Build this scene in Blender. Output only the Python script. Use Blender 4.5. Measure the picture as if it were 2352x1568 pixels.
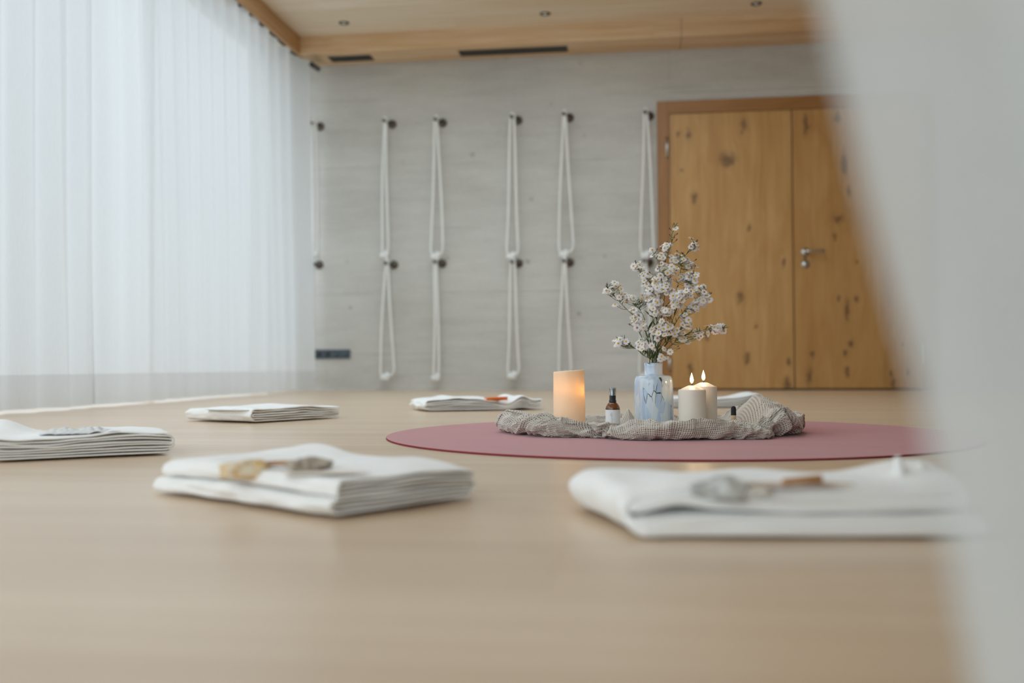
import bpy, bmesh, math, random
import numpy as np
from mathutils import Vector, Matrix, noise as mn

PI = math.pi
S = bpy.context.scene
COL = S.collection
for o in list(bpy.data.objects):
    bpy.data.objects.remove(o)

# ------------------------------------------------------------------ camera
CAMH = .176; FPX = 2321.1; PIT = .0244; YAW = .1305; ROL = .00463
fw = Vector((-math.sin(YAW) * math.cos(PIT), math.cos(YAW) * math.cos(PIT), math.sin(PIT)))
rt = Vector((math.cos(YAW), math.sin(YAW), 0)); up = rt.cross(fw)
c_, s_ = math.cos(ROL), math.sin(ROL)
cx_ = c_ * rt - s_ * up; cy_ = s_ * rt + c_ * up
CAMO = Vector((0, 0, CAMH))
cd = bpy.data.cameras.new('camera'); cam = bpy.data.objects.new('camera', cd); COL.objects.link(cam)
cam.matrix_world = Matrix(((cx_.x, cy_.x, -fw.x, 0), (cx_.y, cy_.y, -fw.y, 0), (cx_.z, cy_.z, -fw.z, CAMH), (0, 0, 0, 1)))
cd.sensor_width = 36; cd.lens = 36 * FPX / 2352; cd.clip_start = .02; cd.clip_end = 100
cd.dof.use_dof = True; cd.dof.focus_distance = 2.5; cd.dof.aperture_fstop = 2.2
S.camera = cam

def ray(px, py):
    X = (px - 1176) / FPX; Y = (784 - py) / FPX
    return fw + X * cx_ + Y * cy_
def at(px, py, ax, v):          # the point of the place seen at a pixel, on the plane axis = v
    d = ray(px, py); t = (v - CAMO[ax]) / d[ax]
    return CAMO + t * d
def fl(px, py, z=0.0): return at(px, py, 2, z)

# ------------------------------------------------------------------ world, portals, exposure
w = bpy.data.worlds.new('overcast_daylight'); S.world = w; w.use_nodes = True
nt = w.node_tree; bg = nt.nodes['Background']
tc = nt.nodes.new('ShaderNodeTexCoord'); sx = nt.nodes.new('ShaderNodeSeparateXYZ')
cr = nt.nodes.new('ShaderNodeValToRGB'); nt.links.new(tc.outputs['Generated'], sx.inputs[0])
mr = nt.nodes.new('ShaderNodeMapRange'); mr.inputs[1].default_value = -1; mr.inputs[2].default_value = 1
nt.links.new(sx.outputs[2], mr.inputs[0]); nt.links.new(mr.outputs[0], cr.inputs[0])
cr.color_ramp.elements[0].position = .48; cr.color_ramp.elements[0].color = (.462, .515, .552, 1)
cr.color_ramp.elements[1].position = .95; cr.color_ramp.elements[1].color = (1.05, 1.18, 1.30, 1)
side = nt.nodes.new('ShaderNodeMapRange'); side.inputs[1].default_value = -.05; side.inputs[2].default_value = -.95
side.inputs[3].default_value = 1.35; side.inputs[4].default_value = 2.5; side.interpolation_type = 'SMOOTHSTEP'
nt.links.new(sx.outputs[1], side.inputs[0]); nt.links.new(side.outputs[0], bg.inputs[1])      # the hazy bright side of the sky
nt.links.new(cr.outputs[0], bg.inputs[0])
def portal(loc, rot, sx_, sy_):
    l = bpy.data.lights.new('window_portal', 'AREA'); l.shape = 'RECTANGLE'; l.size = sx_; l.size_y = sy_
    l.cycles.is_portal = True
    o = bpy.data.objects.new('window_portal', l); COL.objects.link(o); o.location = loc; o.rotation_euler = rot
portal((-2.86, 2.7, 1.28), (0, -PI / 2, 0), 2.55, 9.2)
portal((-.9, 4.2, 2.70), (0, 0, 0), 2.9, 4.0)
portal((-1.25, -1.85, 1.28), (PI / 2, 0, 0), 3.1, 2.5)
S.view_settings.view_transform = 'Standard'; S.view_settings.look = 'None'
S.view_settings.gamma = 1; S.view_settings.use_curve_mapping = False
S.view_settings.exposure = .47
S.cycles.use_denoising = True; S.cycles.adaptive_threshold = .02
S.cycles.max_bounces = 9; S.cycles.diffuse_bounces = 5; S.cycles.glossy_bounces = 3
S.cycles.transmission_bounces = 6; S.cycles.transparent_max_bounces = 16
S.cycles.caustics_reflective = False; S.cycles.caustics_refractive = False
S.cycles.sample_clamp_indirect = 6

# ------------------------------------------------------------------ material helpers
def mat(name, col=(.8, .8, .8), rough=.6, metal=0, **kw):
    m = bpy.data.materials.new(name); m.use_nodes = True
    b = m.node_tree.nodes['Principled BSDF']
    b.inputs['Base Color'].default_value = (*col, 1); b.inputs['Roughness'].default_value = rough
    b.inputs['Metallic'].default_value = metal
    for k, v in kw.items():
        b.inputs[k.replace('_', ' ')].default_value = v
    return m
class NT:
    def __init__(s, m): s.t = m.node_tree; s.n = s.t.nodes; s.b = s.n.get('Principled BSDF')
    def new(s, ty, **kw):
        n = s.n.new('ShaderNode' + ty)
        for k, v in kw.items():
            setattr(n, k, v)
        return n
    def l(s, a, b): s.t.links.new(a, b)
    def val(s, inp, v):
        if hasattr(v, 'links') or hasattr(v, 'is_linked'): s.l(v, inp)
        else: inp.default_value = v
    def math(s, op, a, b=None, c=None, clamp=False):
        n = s.new('Math', operation=op, use_clamp=clamp); s.val(n.inputs[0], a)
        if b is not None: s.val(n.inputs[1], b)
        if c is not None: s.val(n.inputs[2], c)
        return n.outputs[0]
    def coord(s, kind='Object', scale=(1, 1, 1), loc=(0, 0, 0)):
        t = s.new('TexCoord'); m = s.new('Mapping'); m.inputs['Scale'].default_value = scale
        m.inputs['Location'].default_value = loc
        s.l(t.outputs[kind], m.inputs[0]); return m.outputs[0]
    def noise(s, vec, scale=5, detail=3, rough=.5, dist=0):
        n = s.new('TexNoise'); s.l(vec, n.inputs['Vector']); n.inputs['Scale'].default_value = scale
        n.inputs['Detail'].default_value = detail; n.inputs['Roughness'].default_value = rough
        n.inputs['Distortion'].default_value = dist; return n.outputs[0]
    def ramp(s, f, stops):
        n = s.new('ValToRGB'); s.l(f, n.inputs[0]); e = n.color_ramp.elements
        while len(e) < len(stops): e.new(.5)
        for i, (p, c) in enumerate(stops):
            e[i].position = p; e[i].color = (*c, 1) if len(c) == 3 else c
        return n.outputs[0]
    def mix(s, f, a, b, blend='MIX'):
        n = s.new('Mix', data_type='RGBA', blend_type=blend); s.val(n.inputs[0], f)
        for i, v in ((6, a), (7, b)):
            if isinstance(v, tuple): n.inputs[i].default_value = (*v, 1)
            else: s.l(v, n.inputs[i])
        return n.outputs[2]
    def bump(s, h, strength=.3, dist=.01):
        n = s.new('Bump'); n.inputs['Strength'].default_value = strength; n.inputs['Distance'].default_value = dist
        s.l(h, n.inputs['Height']); s.l(n.outputs[0], s.b.inputs['Normal']); return n
    def base(s, c): s.l(c, s.b.inputs['Base Color'])

def planks(name, c1, c2, c3, width=.18, length=2.0, rough=.42, axis='x', seam=.6, knots=True):
    m = mat(name, rough=rough); N = NT(m); t = N.new('TexCoord'); sp = N.new('SeparateXYZ')
    N.l(t.outputs['Object'], sp.inputs[0])
    a, b = (sp.outputs[0], sp.outputs[1])
    if axis == 'z': a, b = sp.outputs[0], N.math('ADD', sp.outputs[1], sp.outputs[2])
    if axis == 'y': a, b = sp.outputs[1], N.math('ADD', sp.outputs[0], sp.outputs[2])
    bw = N.math('DIVIDE', b, width); row = N.math('FLOOR', bw); fb = N.math('FRACT', bw)
    wn = N.new('TexWhiteNoise', noise_dimensions='1D'); N.l(row, wn.inputs['W'])
    al = N.math('ADD', N.math('DIVIDE', a, length), N.math('MULTIPLY', wn.outputs[0], 7.3))
    ci = N.math('FLOOR', al); fa = N.math('FRACT', al)
    cb = N.new('CombineXYZ'); N.l(row, cb.inputs[0]); N.l(ci, cb.inputs[1])
    wn2 = N.new('TexWhiteNoise', noise_dimensions='2D'); N.l(cb.outputs[0], wn2.inputs['Vector'])
    v = N.new('CombineXYZ'); N.l(N.math('MULTIPLY', a, 1.3), v.inputs[0])
    N.l(N.math('MULTIPLY', b, 22), v.inputs[1]); N.l(N.math('MULTIPLY', wn2.outputs[0], 30), v.inputs[2])
    g = N.noise(v.outputs[0], 1.0, 5, .6, .4)
    v2 = N.new('CombineXYZ'); N.l(N.math('MULTIPLY', a, .5), v2.inputs[0]); N.l(N.math('MULTIPLY', b, 3), v2.inputs[1])
    N.l(N.math('MULTIPLY', wn2.outputs[0], 11), v2.inputs[2])
    g2 = N.noise(v2.outputs[0], 1.0, 3, .5, .2)
    col = N.ramp(N.math('ADD', N.math('MULTIPLY', g, .6), N.math('MULTIPLY', g2, .4)), [(.34, c3), (.5, c1), (.66, c2)])
    col = N.mix(N.math('MULTIPLY', N.math('SUBTRACT', wn2.outputs[0], .1), .45, clamp=True), col, c3)
    # seams
    e = N.math('MINIMUM', N.math('MULTIPLY', N.math('MINIMUM', fb, N.math('SUBTRACT', 1.0, fb)), width),
               N.math('MULTIPLY', N.math('MINIMUM', fa, N.math('SUBTRACT', 1.0, fa)), length))
    sm = N.math('SUBTRACT', 1.0, N.math('DIVIDE', e, .0012), clamp=True)
    col = N.mix(N.math('MULTIPLY', sm, seam), col, tuple(x * .45 for x in c3))
    if knots:
        vv = N.new('CombineXYZ'); N.l(N.math('MULTIPLY', a, 1.5), vv.inputs[0]); N.l(N.math('MULTIPLY', b, 4.5), vv.inputs[1])
        vo = N.new('TexVoronoi'); N.l(vv.outputs[0], vo.inputs['Vector']); vo.inputs['Scale'].default_value = 1.1
        kk = N.math('SUBTRACT', 1.0, N.math('DIVIDE', vo.outputs['Distance'], .05), clamp=True)
        sc = N.new('SeparateColor'); N.l(vo.outputs['Color'], sc.inputs[0])
        col = N.mix(N.math('MULTIPLY', N.math('MULTIPLY', kk, N.math('GREATER_THAN', sc.outputs[0], .72)), .6), col, (.16, .1, .06))
    N.base(col)
    N.bump(N.math('SUBTRACT', N.math('MULTIPLY', g, .3), sm), .15, .002)
    return m

M = {}
M['floor'] = planks('pale_oak_floor', (.64, .485, .335), (.71, .56, .40), (.56, .41, .275), .2, 2.4, rough=.29, seam=.35)
M['ceil'] = planks('pale_wood_ceiling', (.82, .715, .57), (.89, .82, .70), (.70, .55, .37), .24, 3.0, .55, seam=.3, knots=False)
M['fascia'] = planks('wood_fascia', (.70, .49, .29), (.80, .62, .43), (.56, .34, .16), .1, 3.4, .5, 'z', seam=.3, knots=False)
M['pelmet'] = planks('wood_pelmet', (.50, .29, .13), (.56, .34, .17), (.42, .23, .09), .3, 3.4, .5, 'y', seam=.2, knots=False)

def concrete():
    m = mat('board_marked_concrete', rough=.8); N = NT(m); c = N.coord()
    n1 = N.noise(N.coord(scale=(.55, 1, 1.6)), 1.6, 6, .6); n2 = N.noise(N.coord(scale=(1, 1, 7)), 3.0, 4, .6)
    n3 = N.noise(c, 55, 3, .6)
    f = N.math('ADD', N.math('ADD', N.math('MULTIPLY', n1, .5), N.math('MULTIPLY', n2, .3)), N.math('MULTIPLY', n3, .2))
    col = N.ramp(f, [(.36, (.43, .415, .375)), (.5, (.50, .485, .445)), (.64, (.56, .545, .505))])
    sp = N.new('SeparateXYZ'); N.l(c, sp.inputs[0]); x, y, z = sp.outputs
    # cast joints between the boards, broken up by noise
    lm = None
    nn = N.noise(N.coord(scale=(1.6, 1, 0)), 1.7, 2, .5)
    for zz, off in ((2.16, .0), (1.66, .0), (1.19, .0), (.72, .0), (.27, .0)):
        d = N.math('ABSOLUTE', N.math('SUBTRACT', N.math('ADD', z, N.math('MULTIPLY', N.math('SUBTRACT', n1, .5), .02)), zz))
        k = N.math('SUBTRACT', 1.0, N.math('DIVIDE', d, .009), clamp=True)
        nk = N.noise(N.coord(scale=(1.5, 1, 0), loc=(zz * 9, 0, 0)), 1.3, 3, .6)
        k = N.math('MULTIPLY', k, N.math('MULTIPLY', N.math('SUBTRACT', nk, .44, clamp=True), 4.5, clamp=True))
        lm = k if lm is None else N.math('MAXIMUM', lm, k)
    dv = N.math('ABSOLUTE', N.math('SUBTRACT', x, .19))
    kv = N.math('MULTIPLY', N.math('SUBTRACT', 1.0, N.math('DIVIDE', dv, .007), clamp=True), N.math('GREATER_THAN', z, 2.12))
    lm = N.math('MAXIMUM', lm, N.math('MULTIPLY', kv, .5))
    dh = N.math('ABSOLUTE', N.math('SUBTRACT', z, 2.125))
    kh = N.math('MULTIPLY', N.math('SUBTRACT', 1.0, N.math('DIVIDE', dh, .008), clamp=True), N.math('GREATER_THAN', x, .19))
    lm = N.math('MAXIMUM', lm, N.math('MULTIPLY', kh, .8))
    col = N.mix(N.math('MULTIPLY', lm, .45), col, (.25, .24, .2))
    # air holes
    vo = N.new('TexVoronoi'); N.l(N.coord(loc=(3.1, 0, 1.7)), vo.inputs['Vector']); vo.inputs['Scale'].default_value = 5.2
    sc = N.new('SeparateColor'); N.l(vo.outputs['Color'], sc.inputs[0])
    dd = N.math('ADD', vo.outputs['Distance'], N.math('MULTIPLY', N.math('SUBTRACT', n3, .5), .12))
    hole = N.math('MULTIPLY', N.math('SUBTRACT', 1.35, N.math('DIVIDE', dd, N.math('MULTIPLY', sc.outputs[1], .12)), clamp=True),
                  N.math('GREATER_THAN', sc.outputs[0], .62))
    cl = N.noise(N.coord(), .9, 2, .5)
    hole = N.math('MULTIPLY', hole, N.math('MULTIPLY', N.math('SUBTRACT', cl, .36, clamp=True), 5, clamp=True))
    col = N.mix(N.math('MULTIPLY', hole, .6), col, (.2, .18, .13))
    N.base(col); N.bump(N.math('SUBTRACT', f, N.math('ADD', hole, lm)), .25, .006); return m
M['concrete'] = concrete()
M['plaster'] = mat('white_plaster', (.80, .80, .78), .9)
N = NT(M['plaster']); N.base(N.ramp(N.noise(N.coord(), 3, 4), [(.3, (.76, .76, .74)), (.7, (.84, .84, .82))]))

def oak(name, c1, c2, c3, knots=(), horiz=False, rough=.45):
    m = mat(name, rough=rough); N = NT(m); t = N.new('TexCoord'); sp = N.new('SeparateXYZ'); N.l(t.outputs['Object'], sp.inputs[0])
    x, z = sp.outputs[0], sp.outputs[2]
    if horiz: x, z = z, x
    km = None; wob = None
    if knots:
        wq = N.new('TexNoise'); N.l(t.outputs['Object'], wq.inputs['Vector']); wq.inputs['Scale'].default_value = 22; wq.inputs['Detail'].default_value = 3
        sq = N.new('SeparateColor'); N.l(wq.outputs['Color'], sq.inputs[0])
        x_ = x; x = N.math('ADD', x, N.math('MULTIPLY', N.math('SUBTRACT', sq.outputs[0], .5), .045))
        z_ = z; z = N.math('ADD', z, N.math('MULTIPLY', N.math('SUBTRACT', sq.outputs[1], .5), .11))
    for (kx, kz, rx, rz) in knots:
        dx = N.math('DIVIDE', N.math('SUBTRACT', x, kx), rx); dz = N.math('DIVIDE', N.math('SUBTRACT', z, kz), rz)
        d2 = N.math('ADD', N.math('MULTIPLY', dx, dx), N.math('MULTIPLY', dz, dz))
        k = N.math('DIVIDE', 1.0, N.math('ADD', 1.0, N.math('MULTIPLY', d2, d2)))
        km = k if km is None else N.math('ADD', km, k)
        wv = N.math('MULTIPLY', N.math('DIVIDE', dx, N.math('ADD', 1.0, N.math('MULTIPLY', d2, .25))), .02)
        wob = wv if wob is None else N.math('ADD', wob, wv)
    if knots: x, z = x_, z_
    xx = x if wob is None else N.math('SUBTRACT', x, wob)
    lane = N.math('FLOOR', N.math('DIVIDE', x, .152))
    wn = N.new('TexWhiteNoise', noise_dimensions='1D'); N.l(lane, wn.inputs['W'])
    v = N.new('CombineXYZ'); N.l(N.math('MULTIPLY', xx, 26), v.inputs[0]); N.l(N.math('MULTIPLY', z, .9), v.inputs[1])
    N.l(N.math('MULTIPLY', wn.outputs[0], 20), v.inputs[2])
    g = N.noise(v.outputs[0], 1, 5, .6, .8)
    v2 = N.new('CombineXYZ'); N.l(N.math('MULTIPLY', xx, 6), v2.inputs[0]); N.l(N.math('MULTIPLY', z, 1.6), v2.inputs[1])
    N.l(N.math('MULTIPLY', wn.outputs[0], 9), v2.inputs[2])
    g2 = N.noise(v2.outputs[0], 1, 4, .6, 1.2)
    f = N.math('ADD', N.math('MULTIPLY', g, .5), N.math('MULTIPLY', g2, .5))
    col = N.ramp(f, [(.34, c3), (.5, c1), (.64, c2)])
    col = N.mix(N.math('MULTIPLY', wn.outputs[0], .25), col, c3)
    if km is not None:
        nb = N.noise(t.outputs['Object'], 60, 3, .6)
        kk = N.math('MULTIPLY', km, N.math('ADD', .55, nb), clamp=True)
        col = N.mix(N.math('MULTIPLY', N.math('POWER', kk, 1.6), .72), col, (.085, .04, .015))
        ring = N.math('MULTIPLY', N.math('SUBTRACT', kk, .08, clamp=True), 1.4, clamp=True)
        col = N.mix(N.math('MULTIPLY', ring, .28), col, (.22, .10, .035))
    N.base(col); N.bump(g, .12, .001); return m

def cloth(name, col, fibre=.04, scale=420, sheen=.3, rough=.9, bs=.25):
    m = mat(name, col, rough); N = NT(m); b = N.b
    b.inputs['Sheen Weight'].default_value = sheen; b.inputs['Sheen Roughness'].default_value = .5
    n = N.noise(N.coord(), scale, 2, .6); n2 = N.noise(N.coord(), 14, 3, .5)
    f = N.math('ADD', N.math('MULTIPLY', n, .6), N.math('MULTIPLY', n2, .4))
    N.base(N.ramp(f, [(.3, tuple(x * (1 - fibre * 2) for x in col)), (.7, tuple(min(1, x * (1 + fibre)) for x in col))]))
    N.bump(n, bs, .001); return m
M['towel'] = cloth('natural_white_cotton', (.845, .835, .81))
M['towel2'] = cloth('grey_white_muslin', (.66, .66, .65))
M['rope'] = cloth('white_cotton_rope', (.76, .755, .72), scale=150)
M['steel'] = mat('brushed_steel', (.62, .62, .6), .3, 1)
M['gun'] = mat('dark_steel', (.16, .14, .12), .45, .8)
M['black'] = mat('black_plastic', (.012, .013, .014), .4)
M['socket'] = mat('anthracite_plastic', (.05, .07, .085), .45)
M['frame'] = mat('pale_window_frame', (.7, .7, .7), .5)

def sheer(name, transp=.3, col=(.88, .89, .89), hem=None, trl=.55):
    m = bpy.data.materials.new(name); m.use_nodes = True; t = m.node_tree; t.nodes.remove(t.nodes['Principled BSDF'])
    N = NT(m); out = t.nodes['Material Output']
    d = N.new('BsdfDiffuse'); tr = N.new('BsdfTranslucent'); tp = N.new('BsdfTransparent')
    d.inputs[0].default_value = (*col, 1); tr.inputs[0].default_value = (*col, 1); tp.inputs[0].default_value = (1, 1, 1, 1)
    m1 = N.new('MixShader'); m1.inputs[0].default_value = trl; N.l(d.outputs[0], m1.inputs[1]); N.l(tr.outputs[0], m1.inputs[2])
    m2 = N.new('MixShader'); N.l(m1.outputs[0], m2.inputs[1]); N.l(tp.outputs[0], m2.inputs[2])
    weave = N.noise(N.coord(scale=(1, 1, .12)), 160, 2, .6)
    fac = N.math('ADD', transp - .06, N.math('MULTIPLY', weave, .12))
    if hem is not None:
        sp = N.new('SeparateXYZ'); N.l(N.coord(), sp.inputs[0])
        low = N.math('LESS_THAN', sp.outputs[2], hem)      # doubled cloth of the turned hem
        fac = N.math('SUBTRACT', fac, N.math('MULTIPLY', low, transp * .8))
        hc = N.mix(low, col, tuple(c * .87 for c in col)); N.l(hc, tr.inputs[0]); N.l(hc, d.inputs[0])
    N.l(fac, m2.inputs[0])
    N.l(m2.outputs[0], out.inputs[0]); return m
M['sheer'] = sheer('sheer_white_curtain', .10, (.735, .74, .735), hem=.15, trl=.56)
M['sheer_near'] = sheer('sheer_grey_white_curtain', .17, (.76, .80, .81), trl=.5)

# ------------------------------------------------------------------ mesh helpers
class MB:
    def __init__(s): s.v = []; s.f = []
    def add(s, vs, fs):
        n = len(s.v); s.v += [tuple(p) for p in vs]; s.f += [tuple(i + n for i in f) for f in fs]; return s
    def box(s, x0, x1, y0, y1, z0, z1):
        return s.add([(x, y, z) for z in (z0, z1) for y in (y0, y1) for x in (x0, x1)],
                     [(0, 2, 3, 1), (4, 5, 7, 6), (0, 1, 5, 4), (2, 6, 7, 3), (0, 4, 6, 2), (1, 3, 7, 5)])
    def tube(s, pts, r, n=10, closed=False, cap=True, flat=1.0):
        pts = [Vector(p) for p in pts]; m = len(pts); rs = r if hasattr(r, '__len__') else [r] * m
        base = len(s.v); prev = None
        for i, p in enumerate(pts):
            a = pts[(i - 1) % m] if (closed or i > 0) else p; b = pts[(i + 1) % m] if (closed or i < m - 1) else p
            t = (b - a).normalized() if (b - a).length > 1e-9 else Vector((0, 0, 1))
            if prev is None:
                q = Vector((0, 0, 1)) if abs(t.z) < .9 else Vector((1, 0, 0)); nx = t.cross(q).normalized()
            else:
                nx = (prev - t * prev.dot(t)).normalized()
            prev = nx; ny = t.cross(nx)
            for k in range(n):
                an = 2 * PI * k / n; s.v.append(tuple(p + (nx * math.cos(an) + ny * math.sin(an) * flat) * rs[i]))
        for i in range(m if closed else m - 1):
            for k in range(n):
                a = base + i * n + k; b = base + i * n + (k + 1) % n
                c = base + ((i + 1) % m) * n + (k + 1) % n; d = base + ((i + 1) % m) * n + k
                s.f.append((a, b, c, d))
        if cap and not closed:
            s.f.append(tuple(base + k for k in reversed(range(n)))); s.f.append(tuple(base + (m - 1) * n + k for k in range(n)))
        return s
    def lathe(s, prof, n=48, o=(0, 0, 0), a0=0, a1=2 * PI, fn=None):
        base = len(s.v); full = abs(a1 - a0 - 2 * PI) < 1e-6; nn = n if full else n + 1
        for (r, z) in prof:
            for k in range(nn):
                a = a0 + (a1 - a0) * k / n
                p = (o[0] + r * math.cos(a), o[1] + r * math.sin(a), o[2] + z)
                s.v.append(fn(p, a) if fn else p)
        for i in range(len(prof) - 1):
            for k in range(n):
                k2 = (k + 1) % nn if full else k + 1
                s.f.append((base + i * nn + k, base + i * nn + k2, base + (i + 1) * nn + k2, base + (i + 1) * nn + k))
        return s
    def grid(s, nu, nv, fn):
        base = len(s.v)
        for i in range(nu + 1):
            for j in range(nv + 1): s.v.append(tuple(fn(i / nu, j / nv)))
        for i in range(nu):
            for j in range(nv):
                a = base + i * (nv + 1) + j; s.f.append((a, a + nv + 1, a + nv + 2, a + 1))
        return s
    def build(s, name, m, parent=None, smooth=True, **kw):
        me = bpy.data.meshes.new(name); me.from_pydata(s.v, [], s.f); me.update()
        if m: me.materials.append(m)
        o = bpy.data.objects.new(name, me); COL.objects.link(o)
        if smooth: me.polygons.foreach_set('use_smooth', [True] * len(me.polygons))
        if parent: o.parent = parent
        fin(o, kw.get('bevel'), kw.get('subd'), kw.get('solid'), smooth, kw.get('offset', 0))
        return o
def fin(o, bevel=None, subd=None, solid=None, smooth=True, offset=0):
    bm = bmesh.new(); bm.from_mesh(o.data); bmesh.ops.recalc_face_normals(bm, faces=bm.faces) if solid is None else None
    bm.to_mesh(o.data); bm.free()
    if solid: md = o.modifiers.new('s', 'SOLIDIFY'); md.thickness = solid; md.offset = offset
    if bevel: md = o.modifiers.new('b', 'BEVEL'); md.width = bevel; md.segments = 3; md.limit_method = 'ANGLE'
    if subd: md = o.modifiers.new('u', 'SUBSURF'); md.levels = subd; md.render_levels = subd
def empty(name, loc=(0, 0, 0), rz=0):
    o = bpy.data.objects.new(name, None); COL.objects.link(o); o.location = loc; o.rotation_euler = (0, 0, rz)
    o.empty_display_size = .05; return o
def tag(o, label, cat, group=None, kind=None):
    o['label'] = label; o['category'] = cat
    if group: o['group'] = group
    if kind: o['kind'] = kind
    return o
def struct(o, label=None):
    o['kind'] = 'structure'
    if label: o['label'] = label
    return o
def ns(x, y=0., z=0.): return mn.noise(Vector((x, y, z)))
def smooth(a, b, x):
    t = min(1, max(0, (x - a) / (b - a))); return t * t * (3 - 2 * t)

# ------------------------------------------------------------------ the room
W = 7.268; WF = 6.979; HS = 2.433; HC = 2.558; XT = -2.4495; XL = -2.82; XR = 4.6; YR = -1.8
struct(MB().box(XL - .12, XR + .1, YR - .1, W + .2, -.1, 0).build('floor', M['floor'], smooth=False))
SKX0, SKX1, SKY0, SKY1 = -2.3, .5, 2.2, 6.15      # opening for a roof light added out of view to brighten the room
cb_ = MB(); cb_.box(XL - .12, XR + .1, SKY1, W + .2, HC, HC + .12); cb_.box(XL - .12, XR + .1, YR - .1, SKY0, HC, HC + .12)
cb_.box(XL - .12, SKX0, SKY0, SKY1, HC, HC + .12); cb_.box(SKX1, XR + .1, SKY0, SKY1, HC, HC + .12)
struct(cb_.build('ceiling', M['ceil'], smooth=False))
D0, D1, D2, DZ = .099, 1.038, 1.996, 2.06
wb = MB(); wb.box(XL - .12, D0, W, W + .2, 0, HC); wb.box(D2, XR + .1, W, W + .2, 0, HC); wb.box(D0, D2, W, W + .2, DZ, HC)
struct(wb.build('wall_back', M['concrete'], smooth=False))
struct(MB().box(XR, XR + .1, YR, W, 0, HC).build('wall_right', M['plaster'], smooth=False))
struct(MB().box(XT - .03, XT, YR, W, HS, HC).build('trim_1', M['pelmet'], smooth=False), 'wooden pelmet board in front of the curtain track')
struct(MB().box(XT, XR, WF, W, HS, HC).build('trim_2', M['fascia'], smooth=False), 'lowered wooden soffit along the concrete wall')
# seam of two fascia boards
sx0 = at(1565, 60, 1, WF).x
struct(MB().box(sx0 - .002, sx0 + .002, WF - .0015, W - .002, HS - .0015, HC - .001).build('trim_3', mat('joint', (.22, .12, .05), .8), smooth=False), 'joint between two soffit boards')

def window(name, p0, p1, z0, z1, n):
    e = struct(empty(name, (p0[0], p0[1], 0)))
    P0 = Vector((0, 0, 0)); P1 = Vector((p1[0] - p0[0], p1[1] - p0[1], 0)); fr = MB(); d = P1.normalized(); nn = Vector((-d.y, d.x, 0))
    def bar(a, b, za, zb, t):
        vs = []
        for z in (za, zb):
            for s in (-t, t):
                for q in (a, b): p = P0 + d * q + nn * s; vs.append((p.x, p.y, z))
        fr.add(vs, [(0, 2, 3, 1), (4, 5, 7, 6), (0, 1, 5, 4), (2, 6, 7, 3), (0, 4, 6, 2), (1, 3, 7, 5)])
    L = P1.length
    bar(0, L, z0, z0 + .035, .03); bar(0, L, z1 - .05, z1, .03)
    for k in range(n + 1):
        c = L * k / n; bar(max(0, c - .025), min(L, c + .025), z0 + .035, z1 - .05, .028)
    fr.build('window_frame', M['frame'], e, smooth=False)
    g = MB().add([P0 + Vector((0, 0, z0)), P1 + Vector((0, 0, z0)), P1 + Vector((0, 0, z1)), P0 + Vector((0, 0, z1))], [(0, 1, 2, 3)])
    g.build('window_pane', M['pane'], e, smooth=False)
gm = bpy.data.materials.new('clear_window_glass'); gm.use_nodes = True; t_ = gm.node_tree
t_.nodes.remove(t_.nodes['Principled BSDF']); N = NT(gm)
a_ = N.new('BsdfTransparent'); a_.inputs[0].default_value = (.97, .985, .98, 1); b_ = N.new('BsdfGlossy'); b_.inputs['Roughness'].default_value = .02
fr_ = N.new('MixShader'); fr_.inputs[0].default_value = .05; N.l(a_.outputs[0], fr_.inputs[1]); N.l(b_.outputs[0], fr_.inputs[2]); N.l(fr_.outputs[0], t_.nodes['Material Output'].inputs[0])
M['pane'] = gm
window('window_1', (XL, W), (XL, YR), 0, HC, 5)
window('added_rear_window', (XL, YR), (.3, YR), 0, HC, 2)  # unseen window added behind the camera for more front light
struct(MB().box(.3, XR + .1, YR - .1, YR, 0, HC).build('wall_front', M['plaster'], smooth=False))
e = struct(empty('added_roof_light', (SKX0, SKY0, HC + .06)), 'added unseen roof light that brightens the room')
fr = MB(); LX, LY = SKX1 - SKX0, SKY1 - SKY0
for x in (0, LX / 2 - .02, LX - .04): fr.box(x, x + .04, 0, LY, -.03, .03)
for y in (0, LY - .04): fr.box(.04, LX - .04, y, y + .04, -.03, .03)
fr.build('window_frame', M['frame'], e, smooth=False)
MB().add([(0, 0, .02), (LX, 0, .02), (LX, LY, .02), (0, LY, .02)], [(0, 1, 2, 3)]).build('window_pane', M['pane'], e, smooth=False)

# ------------------------------------------------------------------ door
dr = struct(empty('door_1', (D0, W, 0)), 'double knotty oak door in a darker oak frame')
def kn(px, py, r, rz=None):
    p = at(px, py, 1, W); q = r * 7.3 / FPX; return (p.x - D0, p.z, q, (rz or r * 1.6) * 7.3 / FPX)
LK = [kn(1710, 287, 7), kn(1581, 311, 6), kn(1558, 308, 4), kn(1670, 367, 17, 13), kn(1595, 454, 6, 12), kn(1720, 520, 5), kn(1566, 392, 4, 4),
      kn(1700, 680, 8, 12), kn(1737, 748, 4), kn(1716, 822, 6, 12), kn(1812, 828, 4, 8), kn(1808, 884, 8, 14), kn(1586, 845, 5, 12),
      kn(1799, 605, 3, 12), kn(1622, 770, 8, 8), kn(1705, 308, 3, 4)]
RK = [kn(1940, 378, 7, 24), kn(1926, 270, 7, 7), kn(1926, 502, 11, 8), kn(1918, 545, 4, 8), kn(1945, 712, 5, 24), kn(1967, 684, 5, 6), kn(1925, 685, 4, 4),
      kn(1954, 790, 5, 8), kn(1940, 811, 5, 7), kn(1945, 853, 5, 9), kn(1866, 815, 4, 8), kn(1858, 865, 6, 18), kn(2052, 878, 5, 11), kn(2047, 856, 3, 5),
      kn(2088, 856, 4, 8), kn(1950, 440, 5, 10), kn(2075, 788, 3, 6), kn(1969, 600, 3, 4), kn(1850, 285, 5, 20)]
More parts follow.
